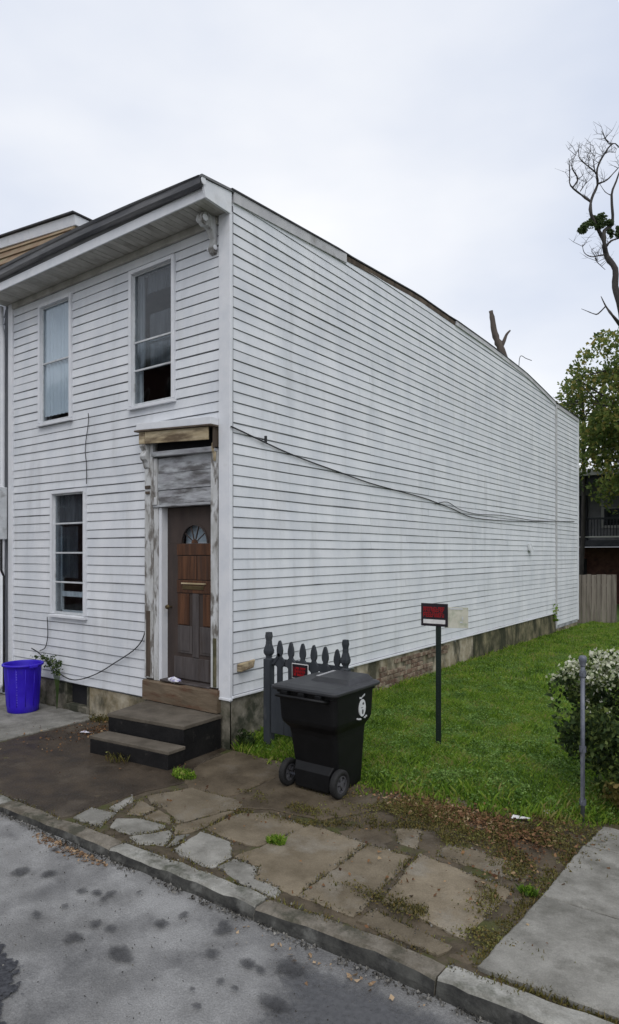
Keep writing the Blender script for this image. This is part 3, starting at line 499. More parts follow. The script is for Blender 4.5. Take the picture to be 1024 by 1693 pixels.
# rake trim along the side roof edge: metal at the front, missing in the middle, dull metal behind
def rake(y0, y1, h, x1, mat, name, dz=0, n=8):
    b = B(); b.loft([[(-.02, y, roofz(y)-h+dz), (x1, y, roofz(y)-h+dz), (x1, y, roofz(y)+dz), (-.02, y, roofz(y)+dz)] for y in [y0+(y1-y0)*k/n for k in range(n+1)]])
    b.f = [f[::-1] for f in b.f]; return b.build(name, mat, house)
rake(.026, 2.48, .13, .036, M['rake'], 'rake_trim')
rake(2.49, 6.45, .075, .020, M['rawwood'], 'exposed_rake_board', -.012)
rake(6.46, 13.42, .085, .040, M['rake'], 'rake_trim')
rake(13.56, 15.96, .10, .040, M['rake'], 'rake_trim')
b = B()
b.loft([[(XL-.05, y, roofz(y)+.03), (XL-.05, y, roofz(y)-.02), (.05 if y < 2.4 or y > 6.4 else .03, y, roofz(y)+.002), (.05 if y < 2.4 or y > 6.4 else .03, y, roofz(y)+.022)] for y in [-.02] + [.3+15.65*k/40 for k in range(41)]])
b.build('roof', M['roof'], house)

# eave: box, fascia, soffit boards, gutter
def ebow(x): return .10*math.sin(min(1, max(0, -x/4.6))*math.pi*.75)
b = B(); b.box(XL-.12, .020, -.425, -.405, 6.212, 6.335); b.build('fascia', M['trim'], house, bevel=.003)
b = B(); b.hexa([(-.012,-.43,6.205),(.024,-.43,6.205),(.024,.0,6.19),(-.012,.0,6.19),(-.012,-.47,6.40),(.024,-.47,6.40),(.024,.0,6.455),(-.012,.0,6.455)]); b.build('eave_return', M['trim'], house, bevel=.004)
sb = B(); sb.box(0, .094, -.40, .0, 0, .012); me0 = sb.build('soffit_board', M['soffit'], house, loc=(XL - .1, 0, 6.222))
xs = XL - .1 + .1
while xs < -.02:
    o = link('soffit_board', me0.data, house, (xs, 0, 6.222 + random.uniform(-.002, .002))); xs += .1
b = B(); b.box(XL-.1, -.013, -.40, .16, 6.236, 6.26); b.build('eave_ceiling', M['backing'], house)
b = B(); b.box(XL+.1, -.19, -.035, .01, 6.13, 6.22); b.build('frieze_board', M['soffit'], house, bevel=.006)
b = B(); n = 24; prof = [(-.43,.0),(-.475,-.005),(-.50,.02),(-.505,.085),(-.52,.095),(-.50,.10),(-.49,.03),(-.44,.012)]
b.loft([[(x, y, 6.325 + z + ebow(x)*.6 + .006*mn.noise(Vector((x*1.5, 0, 0)))) for y, z in prof] for x in [XL-.15 + (.005-(XL-.15))*k/n for k in range(n+1)]])
b.build('gutter', M['gutter'], house)
b = B(); b.tube([(.006, -.47, 6.335), (.022, -.47, 6.335)], .001, 4); b.v = []; b.f = []
b.loft([[(xx, -.468 + .036*math.cos(a), 6.375 + .045*math.sin(a)) for a in [2*math.pi*k/14 for k in range(14)]] for xx in (.024, .034)]); b.build('gutter_end_cap', M['trim'], house)
b = B(); b.loft([[(x, -.50, 6.425 + ebow(x)), (x, -.42, 6.34), (x, .05, 6.33), (x, .05, 6.478), (x, -.505, 6.437 + ebow(x))] for x in [XL-.15 + (-.014-(XL-.15))*k/n for k in range(n+1)]])
b.build('roof_edge', M['gutter'], house)

b = B(); b.hexa([(-.013,-.505,6.405),(.040,-.505,6.405),(.040,.03,6.458),(-.013,.03,6.458),(-.013,-.505,6.432),(.040,-.505,6.432),(.040,.03,6.486),(-.013,.03,6.486)]); b.build('drip_edge', M['gutter'], house)
# scroll bracket under the eave corner
def scroll(name, x0, x1, pts, mat, parent):      # thick extruded outline in the y-z plane
    b = B(); b.loft([[(x, y, z) for y, z in pts] for x in (x0, x1)]); return b.build(name, mat, parent, bevel=.006)
br = [(-.005,5.78),(-.05,5.79),(-.075,5.84),(-.055,5.90),(-.04,5.95),(-.07,6.0),(-.10,6.05),(-.15,6.07),(-.20,6.06),(-.25,6.09),(-.27,6.14),(-.25,6.19),(-.20,6.215),(-.005,6.215)]
o = scroll('eave_bracket', -.30, -.21, br, M['peel'], house)
b = B()
for yy, zz, rr in ((-.215, 6.135, .04), (-.05, 5.845, .03)):
    b.cyl((-.207, yy, zz), (-.192, yy, zz), rr, n=14); b.cyl((-.318, yy, zz), (-.303, yy, zz), rr, n=14)
b.build('scroll_boss', M['trim'], o, bevel=.004)

# windows
def window(idx, lines, curtain, label=None):
    x0, x1, z0, z1 = WIN[idx]; wn = empty('window', ((x0+x1)/2, 0, z0)); wn.parent = house
    if label: wn['label'] = label
    inv = Matrix.Translation((-(x0+x1)/2, 0, -z0))
    def P_(b, name, mat, par=wn, bevel=0):
        o = b.build(name, mat, None, bevel=bevel); o.parent = par
        o.matrix_parent_inverse = inv if par is wn else Matrix(); return o
    cw = .052
    b = B(); b.box(x0, x0+cw, -.040, .06, z0+.04, z1); P_(b, 'casing', M['trim'], bevel=.004)
    b = B(); b.box(x1-cw, x1, -.040, .06, z0+.04, z1); P_(b, 'casing', M['trim'], bevel=.004)
    b = B(); b.box(x0+cw+.001, x1-cw-.001, -.040, .06, z1-cw, z1); P_(b, 'head', M['trim'], bevel=.004)
    b = B(); b.hexa([(x0-.01,-.055,z0-.01),(x1+.01,-.055,z0-.01),(x1+.01,.06,z0),(x0-.01,.06,z0),(x0-.01,-.055,z0+.03),(x1+.01,-.055,z0+.03),(x1+.01,.06,z0+.038),(x0-.01,.06,z0+.038)]); P_(b, 'sill', M['trim'], bevel=.004)
    xi0, xi1, zi0, zi1 = x0+cw, x1-cw, z0+.042, z1-cw
    # storm frame
    b = B(); f = .022
    b.box(xi0, xi0+f, .012, .035, zi0, zi1); b.box(xi1-f, xi1, .012, .035, zi0, zi1); b.box(xi0+f, xi1-f, .012, .035, zi0, zi0+.035); b.box(xi0+f, xi1-f, .012, .035, zi1-f, zi1)
    P_(b, 'storm_frame', M['sash'])
    zz = [zi0+.035] + lines + [zi1-f]
    for k, z in enumerate(lines):
        b = B(); b.box(xi0+f, xi1-f, .010, .034, z-.012, z+.012); P_(b, 'sash_rail', M['sash'], bevel=.002)
    for a, c in zip(zz, zz[1:]):
        b = B(); b.box(xi0+f, xi1-f, .020, .024, a, c); P_(b, 'pane', M['glass'])
    b = B(); b.box(xi0, xi1, .115, .15, zi0, zi0+.05); b.box(xi0, xi0+.04, .115, .15, zi0, zi1); b.box(xi1-.04, xi1, .115, .15, zi0, zi1)
    P_(b, 'inner_sash', M['sash'])
    for (ca, cb, cz0, cz1, yy, mt) in curtain:
        n = 26; rr = [[(ca+(cb-ca)*k/n, yy + .014*math.sin(k*1.9) , cz) for k in range(n+1)] for cz in (cz0, cz1)]
        b = B(); b.loft(rr, cap=False, closed=False); P_(b, 'curtain', M[mt])
    return wn
M['shade'] = pm('pale_grey_window_shade', (.50, .55, .60), (.62, .66, .70), 1.5, rough=.8)
M['dimcurtain'] = pm('dark_blue_grey_curtain', (.05, .053, .06), (.10, .105, .115), 2.0, rough=.95, stretch=(5, 1, .5))  # also paints the reflected bands of the window above the door
M['sheer'] = pm('dim_sheer_curtain', (.12, .13, .14), (.30, .31, .33), 2.0, rough=.95, stretch=(6, 1, .5))
window(0, [5.10], [(-3.985, -3.225, 4.29, 5.96, .05, 'shade')], 'upper window with pale grey shade drawn down')
window(1, [5.01, 4.63], [(-1.785, -1.65, 4.66, 5.92, .09, 'sheer'), (-1.61, -1.0, 5.66, 5.92, .10, 'dimcurtain'), (-1.61, -1.0, 5.03, 5.40, .14, 'dimcurtain'), (-1.60, -1.2, 4.66, 5.0, .14, 'dimcurtain')], 'upper window with three glass sections above the door')  # left sheer is cloth; dim pieces paint reflected bands behind the glass
window(2, [2.62, 2.18, 1.74], [(-3.64, -2.89, 2.60, 3.06, .09, 'dimcurtain'), (-3.64, -3.2, 1.80, 2.58, .12, 'dimcurtain'), (-3.12, -2.89, 1.80, 2.58, .14, 'dimcurtain'), (-3.6, -2.95, 1.52, 1.60, .10, 'curtain')], 'tall ground-floor window with four glass sections')

# ------------------------------------------------------------------ door surround
b = B(); b.box(-1.50, -1.34, -.045, .05, .54, 3.62)
b.build('door_pilaster', M['peel'], house, bevel=.006)
b = B(); b.box(-1.47, -1.385, -.0485, -.040, .56, 1.42); b.build('rotten_patch', M['rawwood'], house, bevel=.004)
b = B(); b.box(-1.475, -1.375, -.062, -.046, 3.02, 3.06); b.box(-1.46, -1.39, -.068, -.046, 2.95, 2.985); b.build('pilaster_cap', M['rawwood'], house, bevel=.004)
b = B(); b.box(-1.337, -1.26, -.028, .09, .52, 2.86); b.build('door_casing', M['peel'], house, bevel=.005)
b = B(); b.box(-1.258, -1.205, -.012, .14, .52, 2.765); b.build('door_jamb', M['trim'], house, bevel=.004)
b = B(); b.box(-.30, -.188, -.028, .12, .55, 3.42); b.build('door_casing', M['peel'], house, bevel=.005)
b = B(); b.box(-.255, -.20, -.036, -.029, .56, 1.15); b.build('rotten_patch', M['stuccog'], house)
b = B(); b.box(-1.335, -.302, -.045, .08, 2.768, 2.80); b.build('door_head', M['peelh'], house, bevel=.005)
for k, (a, c, y) in enumerate([(2.805, 2.985, -.006), (2.99, 3.20, -.014), (3.205, 3.405, -.002)]):
    b = B(); b.box(-1.275, -.305, y, .07, a, c); b.build('transom_board', M['peelh'], house, bevel=.005)
b = B(); b.box(-1.335, -1.28, -.035, .07, 2.805, 3.405); b.build('transom_stile', M['peel'], house, bevel=.005)
b = B(); b.box(-1.335, -1.255, -.055, -.036, 2.80, 2.90); b.build('corner_block', M['peel'], house, bevel=.006)
b = B(); b.hexa([(-1.335,-.075,3.425),(-.19,-.075,3.395),(-.19,.07,3.395),(-1.335,.07,3.425),(-1.335,-.075,3.49),(-.19,-.075,3.46),(-.19,.07,3.46),(-1.335,.07,3.49)]); b.build('frieze_rail', M['peelh'], house, bevel=.008)
# broken hood: box with sagging front board, open soffit
hood = empty('door_hood', (-.8, 0, 3.6)); hood.parent = house
hinv = Matrix.Translation((.8, 0, -3.6))
def HP(b, name, mat, bevel=.005):
    o = b.build(name, mat, None, bevel=bevel); o.parent = hood; o.matrix_parent_inverse = hinv; return o
hz = lambda x: -.075*(x + 1.5)/1.4
def slant(x0, x1, y0, y1, z0, z1): return [(x0,y0,z0+hz(x0)),(x1,y0,z0+hz(x1)),(x1,y1,z0+hz(x1)),(x0,y1,z0+hz(x0)),(x0,y0,z1+hz(x0)),(x1,y0,z1+hz(x1)),(x1,y1,z1+hz(x1)),(x0,y1,z1+hz(x0))]
b = B(); b.hexa(slant(-1.39, -.24, -.135, -.112, 3.60, 3.755)); HP(b, 'hood_front_board', M['yellow'])
b = B(); b.hexa(slant(-1.50, -1.392, -.14, -.03, 3.60, 3.755)); HP(b, 'hood_end_block', M['yellow'])
b = B(); b.hexa(slant(-1.57, -.165, -.165, .0, 3.757, 3.778)); HP(b, 'hood_cap', M['rawwood'])
b = B(); b.hexa(slant(-1.535, -.17, -.155, .0, 3.780, 3.87)); HP(b, 'hood_flashing', M['trim'])
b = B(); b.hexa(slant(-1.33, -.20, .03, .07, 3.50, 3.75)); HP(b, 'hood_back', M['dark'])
b = B(); b.hexa(slant(-.21, -.19, -.09, .02, 3.50, 3.755)); HP(b, 'hood_end_board', M['rawwood'])
cb = [(-.045,3.28),(-.06,3.30),(-.075,3.36),(-.09,3.38),(-.115,3.40),(-.13,3.44),(-.115,3.49),(-.09,3.51),(-.11,3.54),(-.135,3.57),(-.135,3.60),(-.045,3.60)]
b = B(); b.loft([[(x, y, z) for y, z in cb] for x in (-1.50, -1.39)]); HP(b, 'hood_bracket', M['peel'], .008)
b = B(); b.loft([[(x, y*.5-.02, z) for y, z in cb[:8]] + [(x, -.03, 3.55)] for x in (-.235, -.195)]); HP(b, 'hood_bracket', M['yellow'], .004)
# threshold beam
b = B(); n = 10
b.loft([[(x, -.075 + .01*mn.noise(Vector((x*4, 1, 0))), .262), (x, .10, .262), (x, .10, .53), (x, -.06, .53 - (.02 if x < -.75 else .0) + .015*mn.noise(Vector((x*5, 2, 0)))), (x, -.075 + .012*mn.noise(Vector((x*4, 3, 0))), .50)] for x in [-1.51 + 1.36*k/n for k in range(n+1)]])
b.build('threshold_beam', M['beam'], house)
b = B(); b.box(-1.20, -.305, -.05, .16, .531, .552); b.build('door_sill', M['doorgrey'], house, bevel=.006)

# door leaf
door = empty('door', (-.75, .10, .555)); door.parent = house; dinv = Matrix.Translation((.75, -.10, -.555))
DX0, DX1, DZ0, DZ1 = -1.203, -.302, .556, 2.762
def DP(b, name, mat, bevel=0., par=None):
    o = b.build(name, mat, None, bevel=bevel); o.parent = door; o.matrix_parent_inverse = dinv; return o
YD = .085
fx_, fz_, fr_ = -.70, 2.30, .235          # fanlight centre and radius
# leaf slab with half-round opening, built as strips
b = B(); b.box(DX0, DX1, YD+.006, YD+.045, DZ0, fz_ - .001); 
na = 18
pts = [(fx_ - fr_*math.cos(math.pi*k/na), fz_ + fr_*math.sin(math.pi*k/na)) for k in range(na+1)]
for (xa, za), (xb, zb) in zip(pts, pts[1:]):
    b.hexa([(xa,YD+.006,za),(xb,YD+.006,zb),(xb,YD+.045,zb),(xa,YD+.045,za),(xa,YD+.006,DZ1),(xb,YD+.006,DZ1),(xb,YD+.045,DZ1),(xa,YD+.045,DZ1)])
b.box(DX0, fx_-fr_, YD+.006, YD+.045, fz_, DZ1); b.box(fx_+fr_, DX1, YD+.006, YD+.045, fz_, DZ1)
DP(b, 'door_leaf', M['doorbrown'])
b = B(); b.loft([[(x*s_ + fx_*(1-s_), y, z*s_ + fz_*(1-s_)) for x, z in pts] for s_, y in ((.97, YD+.001), (.97, YD-.008), (1.07, YD-.008), (1.07, YD+.001))], cap=False, closed=False); DP(b, 'fanlight_frame', M['doorbrown'])
for k in range(5):
    a0, a1 = math.pi*(k+.06)/5, math.pi*(k+.94)/5
    seg = [(fx_ - .06*math.cos(a0), fz_+.015+.06*math.sin(a0))] + [(fx_ - fr_*.95*math.cos(a0+(a1-a0)*j/5), fz_+.012+fr_*.93*math.sin(a0+(a1-a0)*j/5)) for j in range(6)] + [(fx_ - .06*math.cos(a1), fz_+.015+.06*math.sin(a1))]
    b = B(); b.loft([[(x, y, z) for x, z in seg] for y in (YD+.012, YD+.016)]); DP(b, 'pane', M['glass'])
b = B(); b.box(fx_-fr_-.02, fx_+fr_+.02, YD+.10, YD+.11, fz_-.02, fz_+fr_+.02); DP(b, 'fanlight_backing', M['shade'])
for k in range(1, 5):
    a = math.pi*k/5; b = B(); b.hexa([(fx_-.05*math.cos(a)-.006,YD+.004,fz_+.05*math.sin(a)),(fx_-.05*math.cos(a)+.006,YD+.004,fz_+.05*math.sin(a)),(fx_-.05*math.cos(a)+.006,YD+.02,fz_+.05*math.sin(a)),(fx_-.05*math.cos(a)-.006,YD+.02,fz_+.05*math.sin(a)),(fx_-fr_*math.cos(a)-.006,YD+.004,fz_+fr_*math.sin(a)),(fx_-fr_*math.cos(a)+.006,YD+.004,fz_+fr_*math.sin(a)),(fx_-fr_*math.cos(a)+.006,YD+.02,fz_+fr_*math.sin(a)),(fx_-fr_*math.cos(a)-.006,YD+.02,fz_+fr_*math.sin(a))]); DP(b, 'glazing_bar', M['doorbrown'])
b = B(); b.loft([[(fx_+.05*math.cos(math.pi*j/8), y, fz_+.05*math.sin(math.pi*j/8)) for j in range(9)] for y in (YD-.004, YD+.018)]); DP(b, 'fan_hub', M['doorwood'])
b = B(); b.box(-1.01, DX1, YD-.010, YD+.005, 2.15, 2.295); DP(b, 'upper_rail', M['doorwood'], .004)
b = B(); b.box(-1.0, -.66, YD-.005, YD+.005, 1.84, 2.14); DP(b, 'panel', M['doorwood'], .006)
b = B(); b.box(-.64, -.31, YD-.005, YD+.005, 1.84, 2.14); DP(b, 'panel', M['doorwood'], .006)
b = B(); b.box(-1.01, DX1, YD-.010, YD+.005, 1.67, 1.832); DP(b, 'lock_rail', M['doorwood'], .004)
b = B(); b.box(-.90, -.52, YD-.018, YD-.009, 1.715, 1.765); DP(b, 'mail_slot', M['brass'], .004)
b = B(); b.box(-.92, -.48, YD-.024, YD-.009, 1.78, 1.80); DP(b, 'ledge', M['yellow'], .003)
for x0, x1 in ((-1.0, -.79), (-.54, -.31)):
    b = B(); b.box(x0, x1, YD-.006, YD+.005, 1.26, 1.66); b.box(x0 + .02, x1 - .02, YD-.012, YD-.006, 1.27, 1.63); DP(b, 'panel', M['doorwood'], .004)
b = B(); b.box(-.785, -.545, YD-.008, YD+.005, .90, 1.66); b.v = []; b.f = []
b.box(-.725, -.615, YD-.009, YD+.005, .86, 1.665); DP(b, 'middle_stile', M['doorgrey'], .004)
for x0, x1 in ((-1.0, -.74), (-.60, -.31)):
    b = B(); b.box(x0, x1, YD-.004, YD+.005, .90, 1.25); b.box(x0+.04, x1-.04, YD-.010, YD-.004, .93, 1.25); DP(b, 'panel', M['doorgrey'], .004)
b = B(); b.box(-1.06, DX1, YD-.012, YD+.005, .575, .85); DP(b, 'kick_plate', M['doorgrey'], .004)
b = B(); b.tube([(-1.13, YD, 1.48), (-1.13, YD-.05, 1.48)], .012, 8); b.lathe([(.0, 0), (.03, .01), (.034, .03), (.02, .05), (0, .055)], (0, 0, 0), 4); b.v = b.v[:16]; b.f = [f for f in b.f if max(f) < 16]
b.tube([(-1.13, YD-.045, 1.48), (-1.13, YD-.06, 1.48), (-1.13, YD-.085, 1.48)], [.02, .032, .022], 12); DP(b, 'door_knob', M['brass'])

# foundation
fnd = empty('foundation', (0, 0, -.1)); fnd.parent = house; finv = Matrix.Translation((0, 0, .1))
def FP(b, name, mat, bevel=0., sm=False):
    o = b.build(name, mat, None, bevel=bevel, smooth=sm); o.parent = fnd; o.matrix_parent_inverse = finv; return o
def rough_wall(axis, s0, s1, z0, z1, off, amp, seed, lean=0.):
    m = max(3, int((s1-s0)/.10)); k = 6; b = B()
    for i in range(m + 1):
        for j in range(k + 1):
            s_ = s0 + (s1-s0)*i/m; z = z0 + (z1-z0)*j/k
            d = off + amp*mn.noise(Vector((s_*2.2, z*3, seed))) + amp*.5*mn.noise(Vector((s_*7, z*8, seed))) + lean*(1-j/k)
            b.v.append((s_, -d, z) if axis == 'x' else (d, s_, z))
    for i in range(m):
        for j in range(k):
            a = i*(k+1) + j; q = (a, a+k+1, a+k+2, a+1); b.f.append(q)
    return b
FP(rough_wall('y', -.0, 2.75, -.45, .45, .004, .012, 1, .02), 'parged_wall', M['stuccof'], sm=True)
FP(rough_wall('y', 2.73, 7.4, -.45, .45, .004, .014, 2, .02), 'parged_wall', M['stucco'], sm=True)
FP(rough_wall('y', 7.38, 13.43, -.45, .50, .010, .014, 3, .02), 'parged_wall', M['stuccog'], sm=True)
FP(rough_wall('y', 13.43, 15.9, -.45, .075, -.02, .02, 4), 'rear_footing', M['stucco'], sm=True)
b = B(); b.box(-.15, .012, 13.435, 13.445, -.4, .5); FP(b, 'footing_end', M['stuccog'])
b = B()
FP(rough_wall('x', -1.52, .0, -.45, .43, .006, .012, 5), 'parged_wall', M['stuccof'], sm=True)
FP(rough_wall('x', -2.80, -1.52, -.45, .24, -.022, .012, 6), 'parged_wall', M['stucco'], sm=True)
FP(rough_wall('x', -4.95, -3.36, -.45, .24, -.022, .012, 7), 'parged_wall', M['stuccof'], sm=True)
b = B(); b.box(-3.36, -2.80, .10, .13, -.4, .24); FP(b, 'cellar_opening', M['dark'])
b = B(); b.box(-3.37, -2.79, .0, .12, -.30, -.06); b.box(-3.37, -3.33, .0, .12, -.06, .24); b.box(-2.83, -2.79, .0, .12, -.06, .24); FP(b, 'cellar_frame', M['stuccof'], .01)
bm_ = None
for r_ in range(6):
    z = -.07 + r_*.078; y0 = 2.55 + .25*r_ + random.uniform(-.1, .1); y1 = 5.1 + .15*r_ + .25*random.uniform(-1, 1)
    y = y0 + (.11 if r_ % 2 else 0)
    while y < y1:
        if random.random() > .22:
            if bm_ is None:
                b = B(); b.box(-.02, .030, 0, .205, 0, .066); o = FP(b, 'brick', M['brick'], .006); bm_ = o
            else:
                o = link('brick', bm_.data, fnd); md = o.modifiers.new('bevel', 'BEVEL'); md.width = .006; o.matrix_parent_inverse = finv
            o.location = (.004 + random.uniform(-.008, .008), y, z + random.uniform(-.004, .004)); o.rotation_euler = (0, random.uniform(-.03, .03), random.uniform(-.03, .03))
        y += .218

# odds and ends fixed to the walls
b = B(); b.hexa([(.02,.09,.755),(.09,.10,.755),(.075,.34,.775),(.02,.34,.775),(.02,.09,.85),(.085,.09,.85),(.05,.40,.87),(.02,.40,.87)]); b.build('wall_block', M['yellow'], house, bevel=.012)
b = B(); b.hexa([(.02,10.95,2.25),(.12,10.97,2.20),(.12,11.17,2.20),(.02,11.19,2.25),(.02,10.95,2.42),(.05,10.97,2.42),(.05,11.17,2.42),(.02,11.19,2.42)]); b.build('vent_hood', M['sash'], house, bevel=.01)
b = B(); b.tube([(-5.03,-.09,6.2),(-5.03,-.09,5.9),(-5.03,-.06,5.7),(-5.03,-.06,.05),(-5.03,-.14,-.05)], .042, 10); b.build('downspout', M['trim'], house, smooth=True)
b = B(); b.box(-5.12, -4.95, -.16, -.02, 2.4, 3.25); b.build('meter_box', M['sash'], house, bevel=.01)
b = B(); b.tube([(-5.0,-.1,2.4),(-5.0,-.1,1.9),(-5.0,-.06,1.8),(-5.0,-.06,-.1)], .02, 8); b.tube([(-5.08,-.1,3.25),(-5.08,-.1,3.6)], .022, 8); b.build('meter_conduit', M['iron'], house)
b = B(); b.tube([(-.9,10.45,6.55),(-.9,10.45,7.12)], .05, 10); b.build('vent_pipe', M['iron'], house)
# ------------------------------------------------------------------ front steps
steps = empty('front_steps', (-.68, -.5, GZ)); sinv = Matrix.Translation((.68, .5, -GZ))
tag(steps, 'low two-tread stoop with worn grey treads and black risers below the door', 'steps')
def inpart(root, inv):
    def f(b, name, mat, bevel=0., sm=False):
        o = b.build(name, mat, None, bevel=bevel, smooth=sm); o.parent = root; o.matrix_parent_inverse = inv; return o
    return f
SP = inpart(steps, sinv)
def quadslab(q, z0, z1, ins=0.0):
    cx_ = sum(p[0] for p in q)/4; cy_ = sum(p[1] for p in q)/4
    r = [(cx_+(x-cx_)*(1-ins), cy_+(y-cy_)*(1-ins)) for x, y in q]
    return B().hexa([(x, y, z0) for x, y in r] + [(x, y, z1) for x, y in r])
up_ = [(-1.265,-.80), (-.080,-.665), (-.100,-.035), (-1.43,-.045)]
lo_ = [(-1.235,-1.075), (-.005,-.955), (-.012,-.70), (-1.225,-.82)]
SP(quadslab(up_, .205, .25), 'upper_tread', M['steptop'], .008)
SP(quadslab(up_, GZ-.03, .204, .018), 'upper_riser', M['stepside'], .006)
SP(quadslab(lo_, .012, .052), 'lower_tread', M['steptop'], .008)
SP(quadslab(lo_, GZ-.03, .011, .02), 'lower_riser', M['stepside'], .006)

# crumpled paper on the threshold
b = B(); n = 10
for j in range(6):
    for i in range(n):
        a = 2*math.pi*i/n; r_ = [.0, .06, .085, .075, .05, .0][j]*(1 + .5*mn.noise(Vector((math.cos(a)*2, math.sin(a)*2, j*1.7)))); b.v.append((-.93 + 1.35*r_*math.cos(a), -.035 + r_*.5*math.sin(a), .528 + j*.016 + .012*mn.noise(Vector((i*.9, j*.8, 3)))))
for j in range(5):
    for i in range(n): b.f.append((j*n+i, j*n+(i+1) % n, (j+1)*n+(i+1) % n, (j+1)*n+i))
M['paper'] = pm('printed_white_paper', (.62, .62, .68), (.70, .70, .74), 30, rough=.7, c3=(.20, .17, .42), s3=16, t3=(.52, .6), k3=.8)
tag(b.build('crumpled_paper', M['paper']), 'crumpled white and violet paper lying on the threshold beam under the door', 'litter')

# ------------------------------------------------------------------ black wheeled bin
binx, biny = 1.60, -.26
wb = empty('wheeled_bin', (binx, biny, GZ)); tag(wb, 'black wheeled refuse bin with closed lid on the pavement in front of the gate', 'bin')
def rrect(x0, x1, y0, y1, r, z, n=5):
    o = []
    for cx_, cy_, a0 in ((x1-r, y0+r, -90), (x1-r, y1-r, 0), (x0+r, y1-r, 90), (x0+r, y0+r, 180)):
        for k in range(n+1):
            a = R(a0 + 90*k/n); o.append((cx_+r*math.cos(a), cy_+r*math.sin(a), z))
    return o
b = B(); lv = [(.02,.245,-.20,.235,.05),(.05,.25,-.215,.24,.05),(.55,.278,-.30,.265,.055),(.60,.285,-.315,.27,.055),(.665,.325,-.375,.30,.06),(.70,.335,-.385,.31,.06),(.955,.345,-.41,.325,.06),(.962,.362,-.43,.34,.065),(.99,.364,-.432,.342,.065)]
b.loft([rrect(-hx, hx, y0, y1, r_, z) for z, hx, y0, y1, r_ in lv]); b.build('body', M['binblack'], wb, smooth=False, bevel=.0)
b = B(); b.loft([rrect(-.385,.385,-.455,.375,.06,.992), rrect(-.395,.395,-.465,.385,.065,1.0), rrect(-.395,.395,-.465,.385,.065,1.022), rrect(-.375,.375,-.445,.365,.06,1.036), rrect(-.30,.30,-.36,.30,.05,1.048)])
lid = b.build('lid', M['binlid'], wb, bevel=.004)
b = B(); b.hexa([(-.16,-.14,1.038),(.33,-.14,1.038),(.33,.34,1.038),(-.16,.34,1.038),(-.11,-.06,1.085),(.28,-.06,1.085),(.28,.30,1.098),(-.11,.30,1.098)]); b.build('lid_crown', M['binlid'], lid, bevel=.012)
b = B(); b.hexa([(-.118,-.055,1.083),(-.083,-.055,1.084),(-.083,.25,1.094),(-.118,.25,1.093),(-.118,-.055,1.0885),(-.083,-.055,1.0895),(-.083,.25,1.0995),(-.118,.25,1.0985)]); b.build('scuffed_edge', M['worn'], lid)
b = B(); b.tube([(-.28,-.42,.93),(-.28,-.50,.95),(.28,-.50,.95),(.28,-.42,.93)], .016, 10); b.build('handle', M['binblack'], wb, smooth=True)
for x in (-.2, 0, .2):
    b = B(); b.box(x-.035, x+.035, -.48, -.41, .955, .995); b.build('hinge', M['binblack'], wb, bevel=.006)
b = B(); b.tube([(-.30,-.265,.125),(.30,-.265,.125)], .012, 10); b.build('axle', M['galv'], wb, smooth=True)
b = B(); b.hexa([(-.20,-.30,.03),(.20,-.30,.03),(.22,-.19,.03),(-.22,-.19,.03),(-.21,-.30,.20),(.21,-.30,.20),(.24,-.23,.30),(-.24,-.23,.30)]); b.build('axle_block', M['binblack'], wb, bevel=.01)
def wheel(x, s):
    wp = []
    b = B(); prof = [(.085,-.028),(.125,-.032),(.134,-.022),(.136,0),(.134,.022),(.125,.032),(.085,.028)]; n = 28
    b.loft([[(x + d, -.265 + r_*math.cos(2*math.pi*k/n), .136 + r_*math.sin(2*math.pi*k/n)) for k in range(n)] for r_, d in prof + [prof[0]]], cap=False)
    t = b.build('wheel', M['rubber'], wb, smooth=True)
    b = B(); xo = x + s*.026
    b.loft([[(x + d, -.265 + r_*math.cos(2*math.pi*k/n), .136 + r_*math.sin(2*math.pi*k/n)) for k in range(n)] for r_, d in [(.086,-.024),(.086,.024),(.070,.024),(.070,-.024),(.086,-.024)]], cap=False)
    b.cyl((x-.026,-.265,.136), (x+.030*s,-.265,.136), .026, n=14)
    for k in range(5):
        a = 2*math.pi*k/5 + .3; c_, s_ = math.cos(a), math.sin(a); px, pz = -s_*.013, c_*.013
        b.hexa([(x-.02,-.265+.02*c_+px,.136+.02*s_+pz),(x-.02,-.265+.075*c_+px*1.3,.136+.075*s_+pz*1.3),(x-.02,-.265+.075*c_-px*1.3,.136+.075*s_-pz*1.3),(x-.02,-.265+.02*c_-px,.136+.02*s_-pz),
                (x+.02,-.265+.02*c_+px,.136+.02*s_+pz),(x+.02,-.265+.075*c_+px*1.3,.136+.075*s_+pz*1.3),(x+.02,-.265+.075*c_-px*1.3,.136+.075*s_-pz*1.3),(x+.02,-.265+.02*c_-px,.136+.02*s_-pz)])
    b.build('rim', M['rim'], t)
wheel(-.305, -1); wheel(.305, 1)
